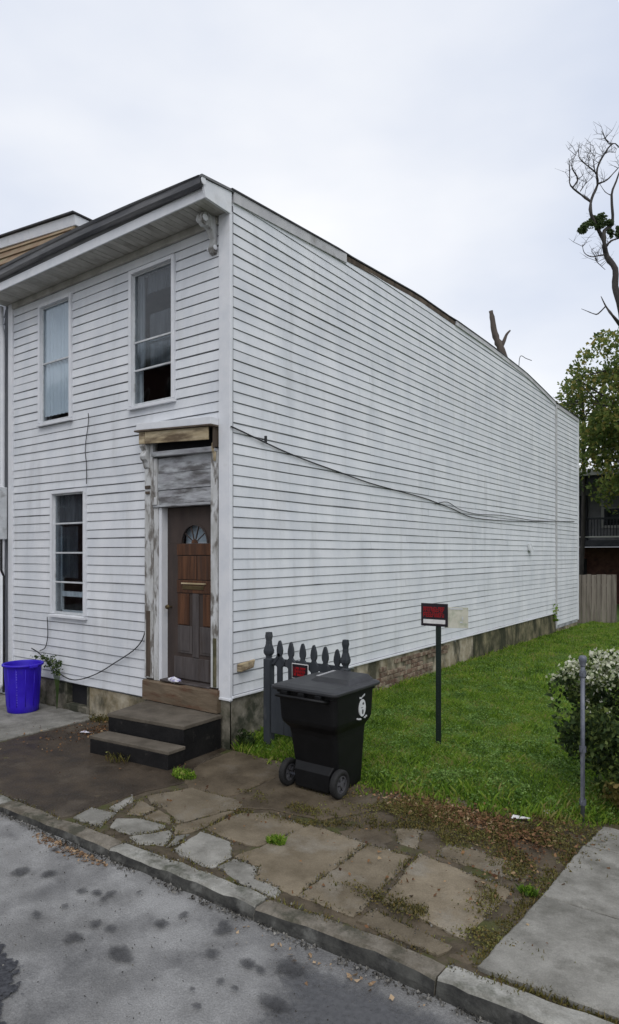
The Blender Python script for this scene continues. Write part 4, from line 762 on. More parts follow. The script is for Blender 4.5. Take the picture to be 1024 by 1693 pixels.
# white emblem on the side: oval with dark marks, leaf strokes above, lettering arc below
ex, ey, ez = .343, .08, .80
def oval(x, y, z, ry, rz, n=20): return [(x, y + ry*math.cos(2*math.pi*k/n), z + rz*math.sin(2*math.pi*k/n)) for k in range(n)]
b = B(); b.loft([oval(ex-.008, ey, ez, .062, .085), oval(ex+.004, ey, ez, .062, .085)])
em = b.build('emblem', M['white'], wb)
b = B(); b.loft([oval(ex+.003, ey+.014, ez+.040, .016, .012), oval(ex+.0065, ey+.014, ez+.040, .016, .012)]); b.loft([oval(ex+.003, ey+.004, ez-.038, .014, .024), oval(ex+.0065, ey+.004, ez-.038, .014, .024)])
b.box(ex+.003, ex+.0065, ey-.03, ey+.01, ez+.002, ez+.007); b.build('emblem_mark', M['rim'], em)
b = B(); b.hexa([(ex-.004,ey-.05,ez+.095),(ex+.005,ey-.05,ez+.095),(ex+.005,ey-.012,ez+.092),(ex-.004,ey-.012,ez+.092),(ex-.004,ey-.055,ez+.115),(ex+.005,ey-.055,ez+.115),(ex+.005,ey-.012,ez+.108),(ex-.004,ey-.012,ez+.108)])
b.hexa([(ex-.004,ey-.005,ez+.10),(ex+.005,ey-.005,ez+.10),(ex+.005,ey+.045,ez+.118),(ex-.004,ey+.045,ez+.118),(ex-.004,ey-.005,ez+.113),(ex+.005,ey-.005,ez+.113),(ex+.005,ey+.045,ez+.136),(ex-.004,ey+.045,ez+.136)])
for k in (0, 1, 2, 5, 6):
    yy = ey - .09 + k*.027; b.box(ex-.012, ex+.004, yy, yy+.014, ez-.116+.0016*(k-3)**2, ez-.102+.0016*(k-3)**2)
b.build('emblem_lettering', M['white'], em)

# ------------------------------------------------------------------ blue tub by the house
bb = empty('blue_bin', (-3.72, -.46, GZ + .012)); tag(bb, 'bright blue round plastic bin standing against the house left of the steps', 'bin')
b = B(); prof = [(.0,.012),(.205,.0),(.215,.01),(.222,.10),(.255,.66),(.258,.665),(.282,.672),(.288,.685),(.284,.70),(.270,.705),(.262,.70),(.255,.68),(.215,.05),(.0,.04)]
b.lathe(prof, n=48); b.build('tub', M['blue'], bb, smooth=True)
b = B()
for k in range(12):
    a = R(30*k + 8); c_, s_ = math.cos(a), math.sin(a)
    b.tube([(.222*c_, .222*s_, .10), (.253*c_, .253*s_, .64)], .006, 6)
b.build('rib', M['blue'], bb, smooth=True)
b = B()
for s_ in (-1, 1): b.box(s_*.285 - .02, s_*.285 + .02, -.06, .06, .655, .70)
b.build('handle', M['blue'], bb, bevel=.01)
b = B(); aa = R(-50); random.seed(3)
for k in range(14):
    z = .12 + k*.037; rr = .2235 + (z-.10)*.0595
    b.box(-.006, .006, -rr-.004, -rr+.004, z, z + random.uniform(.008, .026))
o = b.build('white_scuff', M['bluew'], bb); o.rotation_euler = (0, 0, R(40))

# ------------------------------------------------------------------ picket gate
gt = empty('picket_gate', (.9, .3, -.05)); ginv = Matrix.Translation((-.9, -.3, .05)); GP = inpart(gt, ginv)
tag(gt, 'dark grey picket gate with turned finials beside the house corner', 'gate')
def finial_post(x, y, w_, zt, zb=-.15):
    b = B(); h = w_/2
    prof = [(h, zb), (h, zt-.32), (h*.55, zt-.31), (h*.62, zt-.28), (h*.95, zt-.25), (h*1.0, zt-.22), (h*.6, zt-.14), (h*.6, zt-.12), (h*.55, zt-.10), (h*.72, zt-.05), (h*.6, zt)]
    b.loft([[(x-r_, y-r_, z), (x+r_, y-r_, z), (x+r_, y+r_, z), (x-r_, y+r_, z)] for r_, z in prof]); return b
GP(finial_post(.345, .30, .095, 1.235), 'post', M['gate'], .004)
GP(finial_post(1.435, .30, .085, 1.23), 'post', M['gate'], .004)
def picket(x, zt, w_=.082, t=.026):
    pr = [(.42,.05),(.42,.86),(1.0,.90),(.95,.93),(.55,.965),(.32,.985),(.30,1.0),(.46,1.025),(.50,1.06),(.42,1.10),(.24,1.15),(.08,1.175)]
    k = zt - 1.175; L_ = [(-p*w_, z + (k if z > .5 else 0)) for p, z in pr]; Rr = [(p*w_, z + (k if z > .5 else 0)) for p, z in pr][::-1]
    out_ = L_ + Rr; b = B(); b.loft([[(x + dx, y, z) for dx, z in out_] for y in (.30 + t, .30 - t*.2)]); return b
for k, x in enumerate([.505, .672, .842, 1.0, 1.158, 1.318]):
    GP(picket(x, 1.145 - .004*k - (.012 if k == 5 else 0)), 'picket', M['gate'], .003)
b = B(); b.box(.395, 1.39, .318, .35, .84, .925); GP(b, 'rail', M['gate'], .004)
b = B(); b.box(.395, 1.39, .318, .35, .12, .20); GP(b, 'rail', M['gate'], .004)
for k in range(5):
    x = .40 + k*.198; b = B(); b.box(x, x+.19, .270, .292, .05, .62 + .004*k); GP(b, 'lower_board', M['gate'], .004)
b = B(); b.hexa([(.395,.285,.86),(.43,.285,.86),(.43,.30,.86),(.395,.30,.86),(.50,.285,1.0),(.54,.285,.985),(.54,.30,.985),(.50,.30,1.0)]); b.hexa([(.47,.285,.985),(.51,.285,1.0),(.51,.30,1.0),(.47,.30,.985),(.58,.285,.88),(.60,.285,.90),(.60,.30,.90),(.58,.30,.88)]); GP(b, 'brace', M['gate'])
# red sign on the gate
def sign(name, label, c, w_, h, rz, strip, frame_mat):
    s_ = empty(name, c, rz); tag(s_, label, 'sign')
    b = B(); b.box(-w_/2, w_/2, 0, .006, 0, h); b.build('backing', M[frame_mat], s_, bevel=.002)
    b = B(); b.box(-w_/2+.009, w_/2-.009, -.003, -.0005, .009, h-.009); b.build('black_field', M['signblack'], s_)
    z0 = .105 if strip else .045
    b = B()                     # blocky red lettering, two lines run together by wear
    x = -w_/2 + .045; random.seed(int(w_*1000)); zt = h - .040
    rows = [(z0, (z0+zt)/2 - .004), ((z0+zt)/2 + .003, zt)] if strip else [(z0 - .01, zt)]
    for za, zc in rows:
        x = -w_/2 + .030
        while x < w_/2 - .052:
            lw = random.choice([.020, .024, .026]); st = .0075; hh = zc - za; g_ = random.randrange(5)      # worn block capitals
            b.box(x, x+st, -.0055, -.0032, za, zc)
            if g_ in (0, 1, 3): b.box(x+st, x+lw, -.0055, -.0032, zc-hh*.22, zc)
            if g_ in (0, 2, 4): b.box(x+st, x+lw, -.0055, -.0032, za, za+hh*.22)
            if g_ in (0, 1, 2): b.box(x+st, x+lw*.85, -.0055, -.0032, za+hh*.40, za+hh*.60)
            if g_ in (3, 4): b.box(x+lw-st, x+lw, -.0055, -.0032, za+hh*.23, zc-hh*.23)
            x += lw + .003
    b.build('red_lettering', M['signred'], s_)
    if strip:
        b = B(); b.box(-w_/2+.03, w_/2-.03, -.0055, -.0032, .030, .078); b.build('white_strip', M['signwhite'], s_)
    return s_
sign('gate_sign', 'small red and black notice fixed to the picket gate behind the bin', (.838, .262, .735), .235, .175, 0, False, 'signwhite')

# sign on a steel post, with a cream card behind
sp = empty('sign_post', (2.10, 1.24, -.06)); tag(sp, 'thin dark green steel post standing in the grass carrying the red notice', 'post')
b = B(); b.loft([[(-.032,-.014,z),(.032,-.014,z),(.032,-.006,z),(.016,-.006,z),(.013,.016,z),(-.013,.016,z),(-.016,-.006,z),(-.032,-.006,z)] for z in (-.2, 1.42)]); b.build('shaft', M['greenpost'], sp)
b = B()
for k in range(14): b.box(-.008, .008, -.020, -.0145, .1+k*.09, .112+k*.09)
b.build('stud', M['greenpost'], sp)
sign('post_sign', 'red and black notice with white strip on the thin green post', (2.055, 1.215, 1.335), .325, .262, R(4), True, 'signblack')
cdm = empty('cream_card', (2.30, 1.275, 1.325), R(20)); tag(cdm, 'faded cream card behind the red notice on the green post', 'sign')
b = B(); b.box(-.13, .13, 0, .006, 0, .235); b.build('card', M['cream'], cdm, bevel=.002)
b = B(); b.box(-.07, .07, -.003, -.0005, .21, .226); b.box(.06, .075, -.003, -.0005, .09, .13); b.box(.04, .07, -.003, -.0005, .06, .075); b.build('card_mark', M['sash'], cdm)

# ------------------------------------------------------------------ metal fence post, flowering bush
mpst = empty('metal_post', (3.885, .33, -.08)); tag(mpst, 'grey galvanised fence post in front of the white-flowered bush', 'post')
b = B(); b.tube([(0,0,-.2),(0,0,1.30)], .019, 12); b.build('shaft', M['galv'], mpst, smooth=True)
b = B(); b.lathe([(.0,1.365),(.022,1.362),(.034,1.345),(.034,1.315),(.029,1.30),(.026,1.28),(.026,1.275)], n=16); b.build('cap', M['galv'], mpst, smooth=True)
for z in (.52, 1.18, .06):
    b = B(); b.tube([(0,0,z),(0,0,z+.05)], .029, 12); b.box(-.006,.006,-.055,-.02,z+.01,z+.04); b.build('clamp', M['galv'], mpst)
b = B(); b.box(-.012,.012,-.03,-.022,.06,.5); b.build('tension_bar', M['galv'], mpst)

def clumps(n, c, r, seed=0, thr=-.05, sc=1.2):       # points in an ellipsoid thinned by noise: gaps and clumps
    o = []
    while len(o) < n:
        P_ = rng.normal(size=(4000, 3)); P_ /= np.linalg.norm(P_, axis=1)[:, None]; P_ *= (rng.uniform(.05, 1, 4000)**.45)[:, None]
        for p in P_:
            q = Vector((p[0]*r[0]*sc + seed, p[1]*r[1]*sc, p[2]*r[2]*sc)); rad = p.dot(p)**.5
            if mn.noise(q) + .35*mn.noise(q*2.7) > thr + .55*max(0, rad-.6): o.append((c[0]+p[0]*r[0], c[1]+p[1]*r[1], c[2]+p[2]*r[2]))
            if len(o) >= n: break
    return np.array(o)
bush = empty('flowering_bush', (4.15, 1.05, -.06)); tag(bush, 'rounded dark green bush with white blossom on top at the lawn edge', 'bush'); binv = Matrix.Translation((-4.15, -1.05, .06))
C1 = clumps(6500, (4.02, .92, .68), (.62, .52, .56), 1, -.16, 3.0); C2 = clumps(4200, (4.75, 1.3, .70), (.7, .7, .60), 5, -.12, 3.0); C3 = clumps(1600, (4.30, .72, .22), (.48, .30, .30), 9, -.1, 3)
V_ = leafs(np.concatenate([C1, C2, C3]), .052, .25); o = quads('crown', V_, M['bushleaf']); o.parent = bush; o.matrix_parent_inverse = binv
fl = np.concatenate([C1, C2]); top = fl[:, 2] > .90 + .14*np.sin(fl[:, 0]*9)*np.cos(fl[:, 1]*8) + rng.normal(size=len(fl))*.07
fl2 = fl[top] + np.array([0, 0, .03]); fl2 = np.concatenate([fl2, fl2 + rng.normal(size=fl2.shape)*.03])
o = quads('blossom', leafs(fl2, .034, .5, 1.2), M['flower']); o.parent = bush; o.matrix_parent_inverse = binv
b = B(); random.seed(5)
for k in range(9):
    a = random.uniform(0, 6.28); p0 = Vector((4.15, 1.0, -.1)); p1 = p0 + Vector((.28*math.cos(a), .28*math.sin(a), .45)); p2 = p1 + Vector((.2*math.cos(a+.4), .2*math.sin(a+.4), .4))
    b.tube([p0, p1, p2], [.018, .011, .005], 6)
o = b.build('stem', M['bark'], None); o.parent = bush; o.matrix_parent_inverse = binv
C4 = clumps(1100, (4.5, .55, .12), (.55, .18, .22), 19, -.1, 3); C4 = C4[C4[:, 2] > -.1]
o = quads('weed_thicket', leafs(C4, .06, .4), M['moss']); tag(o, 'tangled yellowing weeds at the foot of the flowering bush', 'weeds', kind='stuff')

# ------------------------------------------------------------------ cables
def smoothp(pts, n=4):
    P_ = [Vector(p) for p in pts]; o = []
    for i in range(len(P_)-1):
        a, b_, c, d = P_[max(0, i-1)], P_[i], P_[i+1], P_[min(len(P_)-1, i+2)]
        for k in range(n):
            t = k/n; o.append(.5*((2*b_) + (c-a)*t + (2*a-5*b_+4*c-d)*t*t + (-a+3*b_-3*c+d)*t**3))
    return o + [P_[-1]]
def cable(pts, r, label, mat='cable'):
    b = B(); b.tube(smoothp(pts), r, 6); return tag(b.build('cable', M[mat], smooth=True), label, 'cable')
cable(T['CABLE_SIDE'], .009, 'long black cable sagging along the side wall from the corner above the door')
cable(T['CABLE_SIDE2'], .007, 'second thin black cable looping over the far half of the side wall')
cable(T['CABLE_F1'], .006, 'short black cable running down from the upper floor to the ground-floor window')
cable(T['CABLE_F2'], .007, 'short black cable hanging below the left corner of the ground-floor window')
cable(T['CABLE_F3'], .008, 'slack black cable drooping low across the front wall behind the blue bin')
cable([(-.01,10.35,6.72),(.0,10.36,6.95),(.03,10.40,7.06),(.10,10.55,7.02),(.18,10.75,7.0)], .008, 'bent wire sticking up from the far roof edge', 'iron')
b = B(); b.tube([(.02,.55,3.60),(.075,.56,3.60)], .008, 6); b.tube([(.075,.56,3.56),(.075,.56,3.64)], .018, 8); tag(b.build('cable_hook', M['cable']), 'small hook holding the black cable near the house corner', 'hook')

# iron post at far left
b = B(); b.tube([(-4.95,-.33,-.2),(-4.95,-.33,1.18)], .03, 8); b.tube([(-4.95,-.33,1.18),(-4.95,-.33,1.23)], [.036, .012], 8); ip = b.build('iron_post', M['iron']); tag(ip, 'black iron fence post behind the blue bin at the left edge', 'post')
b = B(); b.box(-7.5, -4.92, -.345, -.315, 1.06, 1.09); b.box(-7.5, -4.98, -.345, -.315, .2, .23); b.build('rail', M['iron'], ip)
for k in range(12):
    x = -5.12 - k*.19; b = B(); b.box(x-.009, x+.009, -.339, -.321, -.1, 1.16); b.build('bar', M['iron'], ip)

# ------------------------------------------------------------------ neighbouring house on the left
nh = empty('neighbour_house', (-7.6, .5, 0)); tag(nh, 'paler neighbouring house at the left edge with a tan shingled upper roof', 'house'); NP = inpart(nh, Matrix.Translation((7.6, -.5, 0)))
b = B(); b.box(-10.5, -5.09, .03, .30, -.4, 6.35); NP(b, 'front_wall', M['nwall'])
b = B(); z = .2
while z < 6.2:
    b.hexa([(-10.5,-.002,z+.01),(-5.09,-.002,z+.01),(-5.09,.028,z+.01),(-10.5,.028,z+.01),(-10.5,.016,z+.125),(-5.09,.016,z+.125),(-5.09,.028,z+.125),(-10.5,.028,z+.125)]); z += .125
tag(NP(b, 'siding', M['nwall']), kind='stuff')
b = B(); b.box(-10.5, -5.11, .3, 12, -.4, 6.45); NP(b, 'rear_block', M['nwall'])
def slope(x0, x1, t0, t1):     # strip of the steep shingled roof between heights t0..t1 (0..1)
    zt = lambda x: 8.20 + .115*(-5.13 - x)
    P_ = lambda x, t, d: (x, .25 + 1.2*t - d, 6.5 + (zt(x)-6.5)*t + d*.5)
    return [P_(x0,t0,.06),P_(x1,t0,.06),P_(x1,t0,-.02),P_(x0,t0,-.02),P_(x0,t1,.035),P_(x1,t1,.035),P_(x1,t1,-.02),P_(x0,t1,-.02)]
for k in range(9):
    b = B(); b.hexa(slope(-10.5, -5.13, k/9, (k+1)/9 + .008)); NP(b, 'shingle_course', M['tan'])
b = B(); zt = lambda x: 8.20 + .115*(-5.13 - x)
b.hexa([(-10.5,1.33,zt(-10.5)-.06),(-5.08,1.33,zt(-5.08)-.06),(-5.08,1.75,zt(-5.08)-.06),(-10.5,1.75,zt(-10.5)-.06),(-10.5,1.30,zt(-10.5)+.13),(-5.08,1.30,zt(-5.08)+.13),(-5.08,1.75,zt(-5.08)+.13),(-10.5,1.75,zt(-10.5)+.13)]); NP(b, 'white_fascia', M['trim'], .01)
b = B(); b.hexa([(-10.5,1.25,zt(-10.5)+.135),(-5.05,1.25,zt(-5.05)+.135),(-5.05,12,zt(-5.05)+.2),(-10.5,12,zt(-10.5)+.2),(-10.5,1.25,zt(-10.5)+.165),(-5.05,1.25,zt(-5.05)+.165),(-5.05,12,zt(-5.05)+.23),(-10.5,12,zt(-10.5)+.23)]); NP(b, 'roof', M['roof'])

# ------------------------------------------------------------------ terrace across the street (mirrored in the front windows)
oh = empty('brick_terrace', (-20, -11.5, -.2)); tag(oh, 'brick terrace across the street, seen only mirrored in the front windows', 'building'); OP = inpart(oh, Matrix.Translation((20, 11.5, .2)))
b = B(); b.box(-31, -9, -19, -11.52, -.4, 9.6); OP(b, 'wall', M['redbrick'])
b = B(); b.box(-31.2, -8.8, -19, -11.2, 9.6, 10.0); OP(b, 'cornice', M['porchpale'], .05)
for k in range(8):
    for z in (1.0, 4.2, 7.2):
        x = -29.6 + k*2.6; b = B(); b.box(x, x+1.1, -11.52, -11.44, z, z+1.9); wv = OP(b, 'window', M['porchpale'], .02)
        b = B(); b.box(x+.1, x+1.0, -11.438, -11.43, z+.1, z+1.8); OP(b, 'pane', M['dark'])

# ------------------------------------------------------------------ back fence, porch house
wf = empty('wooden_fence', (0, 17.6, -.2)); tag(wf, 'weathered grey board fence closing the yard behind the white house', 'fence'); WP = inpart(wf, Matrix.Translation((0, -17.6, .2)))
x = -1.55; k = 0
while x < .70:
    h = 1.44 + random.uniform(-.015, .02); b = B(); b.hexa([(x,17.6,-.3),(x+.148,17.6,-.3),(x+.148,17.62,-.3),(x,17.62,-.3),(x+.004,17.6,h),(x+.146,17.6,h - random.uniform(-.01, .02)),(x+.146,17.62,h),(x+.004,17.62,h)]); WP(b, 'fence_board', M['fence']); x += .158; k += 1
for z in (.2, 1.05):
    b = B(); b.box(-1.55, .70, 17.625, 17.67, z, z+.09); WP(b, 'rail', M['fence'])
b = B(); b.box(.56, .65, 17.675, 17.76, -.3, 1.40); WP(b, 'post', M['fence'])

ph = empty('porch_house', (0, 26, -.3)); tag(ph, 'shadowy two-storey rear porch house beyond the board fence', 'house'); PP = inpart(ph, Matrix.Translation((0, -26, .3)))
b = B(); b.box(-6, 6, 27.6, 34, 2.75, 6.0); PP(b, 'upper_wall', M['porchwall'])
b = B(); b.box(-6, 6, 27.4, 34, -.4, 2.45); PP(b, 'lower_wall', M['redbrick'])
b = B(); b.box(-6, 6, 25.0, 27.6, 2.46, 2.74); PP(b, 'porch_deck', M['porchdark'])
b = B(); b.hexa([(-6.2,24.7,5.60),(6.2,24.7,5.60),(6.2,34.2,6.9),(-6.2,34.2,6.9),(-6.2,24.7,5.78),(6.2,24.7,5.78),(6.2,34.2,7.08),(-6.2,34.2,7.08)]); PP(b, 'porch_roof', M['porchpale'])
b = B(); b.box(-6, 6, 24.9, 25.0, 5.25, 5.58); PP(b, 'porch_beam', M['porchdark'])
for x in (-5.6, -3.2, 1.2, 4.5):
    b = B(); b.box(x-.07, x+.07, 25.05, 25.19, 2.75, 5.25); PP(b, 'porch_post', M['porchdark'])
    b = B(); b.box(x-.09, x+.09, 25.05, 25.23, -.4, 2.45); PP(b, 'porch_post', M['porchdark'])
b = B(); b.box(-6, 6, 25.06, 25.12, 3.66, 3.74); PP(b, 'handrail', M['porchdark'])
b = B(); b.box(-6, 6, 25.06, 25.12, 2.86, 2.92); PP(b, 'bottom_rail', M['porchpale'])
bal0 = None; x = -3.1
while x < 2.6:
    if bal0 is None:
        b = B(); b.box(-.018, .018, -.018, .018, 0, .74); bal0 = b.build('baluster', M['porchdark'], None); o = bal0
    else: o = link('baluster', bal0.data)
    o.parent = ph; o.matrix_parent_inverse = Matrix.Translation((0, -26, .3)); o.location = (x, 25.09, 2.92); x += .13
b = B(); b.box(-3.2, -2.4, 27.50, 27.62, 2.76, 4.95); pd = PP(b, 'back_door', M['porchdark'], .01)
b = B(); b.box(-1.78, -.75, 27.52, 27.64, 3.35, 5.25); pw = PP(b, 'window', M['porchpale'], .01)
b = B(); b.box(-1.65, -.88, 27.50, 27.503, 3.5, 4.25); PP(b, 'pane', M['glass'])
b = B(); b.box(-1.65, -.88, 27.505, 27.518, 3.48, 4.27); PP(b, 'window_dark', M['dark'])
b = B(); b.box(-1.65, -.88, 27.505, 27.518, 4.33, 5.10); PP(b, 'upper_sash', M['porchwall'])
b = B(); b.box(-3.1, -2.4, 27.3, 27.42, -.2, 1.9); PP(b, 'cellar_door', M['dark'])

# ------------------------------------------------------------------ trees
def tree(name, label, base, ctr, rad, nl, leaf, trunk_r, seed, group=None, thr=-.05, cat='tree', mat='leaf', sc=.55):
    t_ = empty(name, base); tag(t_, label, cat, group); TP = inpart(t_, Matrix.Translation((-base[0], -base[1], -base[2]))); random.seed(seed)
    Cc = clumps(nl, ctr, rad, seed, thr, sc)
    o = quads('crown', leafs(Cc, leaf, .1, 1.5), M[mat]); o.parent = t_; o.matrix_parent_inverse = Matrix.Translation((-base[0], -base[1], -base[2]))
    b = B(); top = Vector((ctr[0], ctr[1], ctr[2]))
    b.tube(smoothp([base, (base[0]+.2, base[1], base[2]+(ctr[2]-base[2])*.4), top, (ctr[0]-.2, ctr[1], ctr[2]+rad[2]*.8)]), [trunk_r*(1-.055*k) for k in range(13)], 8)
    for k in range(16):
        a = random.uniform(0, 6.28); e = random.uniform(-.2, .8); s_ = Vector((ctr[0], ctr[1], ctr[2] - rad[2]*random.uniform(-.4, .9)))
        q = Vector((ctr[0]+rad[0]*.85*math.cos(a), ctr[1]+rad[1]*.85*math.sin(a), ctr[2]+rad[2]*e*.8)); mid = (s_+q)/2 + Vector((0, 0, .3))
        b.tube(smoothp([s_, mid, q]), [trunk_r*.35*(1-.1*j) for j in range(9)], 5)
    TP(b, 'trunk', M['bark']); return t_
tree('leafy_tree', 'big leafy tree turning yellow behind the house on the right', (1.6, 23.0, -.3), (2.0, 23.0, 7.7), (4.7, 2.6, 4.5), 30000, .18, .26, 3, thr=-.05, sc=.9)
tree('leafy_tree', 'lower drooping leafy tree in front of the porch roof at the right edge', (2.3, 21.5, -.3), (1.5, 21.6, 5.3), (1.9, 1.4, 1.3), 7000, .15, .16, 12, thr=-.08, sc=1.0)
tree('leafy_tree', 'spindly sparse tree overlapping the far end of the white house roofline', (-2.2, 25.0, -.3), (-1.9, 24.6, 8.4), (1.6, 1.2, 2.0), 1500, .17, .12, 23, thr=.06, sc=1.1)
tree('yard_shrub', 'dark shrub beside the end of the board fence', (1.7, 17.9, -.3), (1.7, 18.0, .6), (.65, .6, 1.0), 3500, .09, .05, 31, thr=-.05, cat='shrub', mat='bushleaf', sc=1.6)

dt = empty('dead_tree', (.95, 20.95, -.3)); tag(dt, 'tall bare dead tree with clumps of ivy against the sky at the right', 'tree'); DTP = inpart(dt, Matrix.Translation((-.95, -20.95, .3)))
def jit(P_, a, seed): return [(p[0] + a*mn.noise(Vector((i*.7, seed, 0)))*.8, p[1] + a*mn.noise(Vector((i*.7, seed, 5)))*6, p[2]) for i, p in enumerate(P_)]
def branch(b, pts, r0, r1, n=6, seed=0):
    P_ = smoothp(jit(pts, .06, seed), 3); m = len(P_); b.tube(P_, [(r0 + (r1-r0)*k/(m-1))*(1 + .35*mn.noise(Vector((k*.8, seed, 1)))) for k in range(m)], n)
b = B(); branch(b, [(.95,20.95,-.4),(1.0,20.95,3.0),(.9,20.9,6.0)] + T['D_MAIN'], .19, .02, 8, 1)
DTP(b, 'trunk', M['bark'], sm=True)
for k, (n_, r0, r1) in enumerate([('D_LEFT',.075,.018),('D_L2',.045,.010),('D_L3',.035,.009),('D_L4',.03,.008),('D_L5',.035,.012),('D_L6',.03,.01),('D_L7',.022,.008),('D_L8',.02,.007),('D_L9',.018,.006),('D_LA',.018,.006),('D_LB',.03,.008),('D_LC',.02,.008),('D_LD',.05,.02),('D_SPUR',.09,.012),('D_SP2',.03,.007),('D_LE',.018,.006),('D_LF',.02,.007)]):
    b = B(); branch(b, T[n_], r0, r1, 6, k+3)
    if k < 13:
        random.seed(k)
        for q in range(8):       # twigs, each splitting again
            i0 = random.randrange(1, len(T[n_])); p = Vector(T[n_][i0]).lerp(Vector(T[n_][i0-1]), random.uniform(0, .8)); d = Vector((random.uniform(-.5, .4), random.uniform(-.4, .4), random.uniform(.05, .6)))
            m_ = p + d*.5 + Vector((random.uniform(-.1, .1), 0, .04)); b.tube([p, m_, p + d], [.010, .007, .003], 4)
            for q2 in range(2):
                d2 = Vector((random.uniform(-.3, .3), random.uniform(-.3, .3), random.uniform(.0, .35))); b.tube([m_, m_ + d2*.6, m_ + d2 + Vector((random.uniform(-.05, .05), 0, 0))], [.006, .004, .002], 3)
    DTP(b, 'branch', M['bark'], sm=True)
iv = []
for p in T['D_IVY']:
    iv.append(clumps(330, (p[0], p[1], p[2]), (.24, .24, .15), p[0]*7, -.15, 5))
o = quads('ivy', leafs(np.concatenate(iv), .085, .1, 1.3), M['ivy']); o.parent = dt; o.matrix_parent_inverse = Matrix.Translation((-.95, -20.95, .3))
sg = empty('tree_snag', (-4.6, 24.3, -.3)); tag(sg, 'broken forked tree snag poking above the far roof edge', 'tree'); SGP = inpart(sg, Matrix.Translation((4.6, -24.3, .3)))
b = B(); P_ = smoothp([(-4.6,24.3,-.4),(-4.7,24.2,4.0)] + T['S_MAIN'], 3); b.tube(P_, [(.24 - .14*k/(len(P_)-1))*(1 + .35*mn.noise(Vector((k*.9, 2, 0)))) for k in range(len(P_))], 9); SGP(b, 'trunk', M['snag'], sm=True)
b = B(); P_ = smoothp(T['S_FORK'], 3); b.tube(P_, [.11 - .075*k/(len(P_)-1) for k in range(len(P_))], 8); SGP(b, 'fork', M['snag'], sm=True)

# ------------------------------------------------------------------ grass, weeds, litter (uncountable)
def grass_pts(n, x0, x1, y0, y1, dens):
    o = []
    X = rng.uniform(x0, x1, n); Y = y0 + (y1-y0)*rng.uniform(0, 1, n)**dens
    for x, y in zip(X, Y):
        if y < yedge(x) + .10*mn.noise(Vector((x*6, y*6, 0))) - .02: continue
        o.append((x, y, lawnz(x, y)))
    return np.array(o)
def blades(P_, h, wd, lean=.5):
    n = len(P_); a = rng.uniform(0, 6.283, n); d = np.stack([np.cos(a), np.sin(a), np.zeros(n)], 1); s_ = np.stack([-np.sin(a), np.cos(a), np.zeros(n)], 1)
    H = (h*rng.uniform(.5, 1.3, n)*(1 + .9*np.array([mn.noise(Vector((p[0]*2.5, p[1]*2.5, 3))) for p in P_])))[:, None]; W_ = (wd*rng.uniform(.7, 1.3, n))[:, None]; L_ = (lean*rng.uniform(.1, 1, n))[:, None]*H
    up_v = np.array([0, 0, 1.0]); mid = P_ + d*L_*.35 + up_v*H*.6; tip = P_ + d*L_ + up_v*H
    return np.stack([P_ - s_*W_*.5, P_ + s_*W_*.5, mid + s_*W_*.45, tip], 1)
g1 = grass_pts(120000, .03, 4.3, -.15, 5.5, 1.15); g2_ = grass_pts(80000, .03, 5.5, 5.0, 17.4, 1.1); g3 = grass_pts(9000, 4.2, 8, .3, 8, 1)
gl = leafs(g1[rng.permutation(len(g1))[:38000]] + np.array([0, 0, .034]), .020, .12, 1.3, .7)
gl2 = leafs(g2_[rng.permutation(len(g2_))[:26000]] + np.array([0, 0, .04]), .032, .12, 1.3, .7)
V_ = np.concatenate([blades(g1, .045, .0048, 1.1), blades(g2_, .06, .010, .9), blades(g3, .07, .012, .8)])
cl = []                          # low leafy weeds gathered in rosettes
for k in range(1500):
    x = rng.uniform(.05, 4.6); y = .1 + 9*rng.uniform()**1.6
    if y < yedge(x) or mn.noise(Vector((x*1.1, y*1.1, 17))) < -.12: continue
    m_ = rng.integers(18, 55); r_ = rng.uniform(.04, .13); a = rng.uniform(0, 6.283, m_); q = r_*rng.uniform(0, 1, m_)**.6
    cl.append(np.stack([x + q*np.cos(a), y + q*np.sin(a), lawnz(x, y) + .02 + (.05 + .03*rng.uniform())*(1 - (q/r_)**2)*rng.uniform(.3, 1, m_)], 1))
cl = np.concatenate(cl); cl = cl[cl[:, 0] > .04]
tag(quads('clover', np.concatenate([leafs(cl, .022, .12, 1.25, .72), gl[::2], gl2[::2]]), M['clover']), 'low clover and leafy weeds mixed through the lawn', 'weeds', kind='stuff')
tag(quads('grass', V_, M['grass']), 'rough green lawn grass and clover beside the white house', 'grass', kind='stuff')
ft = []
for k in range(5200):       # taller fringe along the walls and the pavement edge
    if k % 3 == 0: x, y = rng.uniform(.03, .16), rng.uniform(.2, 15)
    elif k % 3 == 1: x = rng.uniform(.05, .95); y = rng.uniform(-.02, .35)
    else: x = rng.uniform(.2, 4.1); y = yedge(x) + rng.normal()*.12
    ft.append((x, y, max(lawnz(x, y), GZ-.02)))
ft = np.array(ft); tag(quads('grass_fringe', np.concatenate([blades(ft, .09, .009, .8), leafs(ft[::2] + np.array([0, 0, .04]), .04, .3, 1.4)]), M['grass']), 'taller grass fringe along the foundation and the pavement edge', 'grass', kind='stuff')

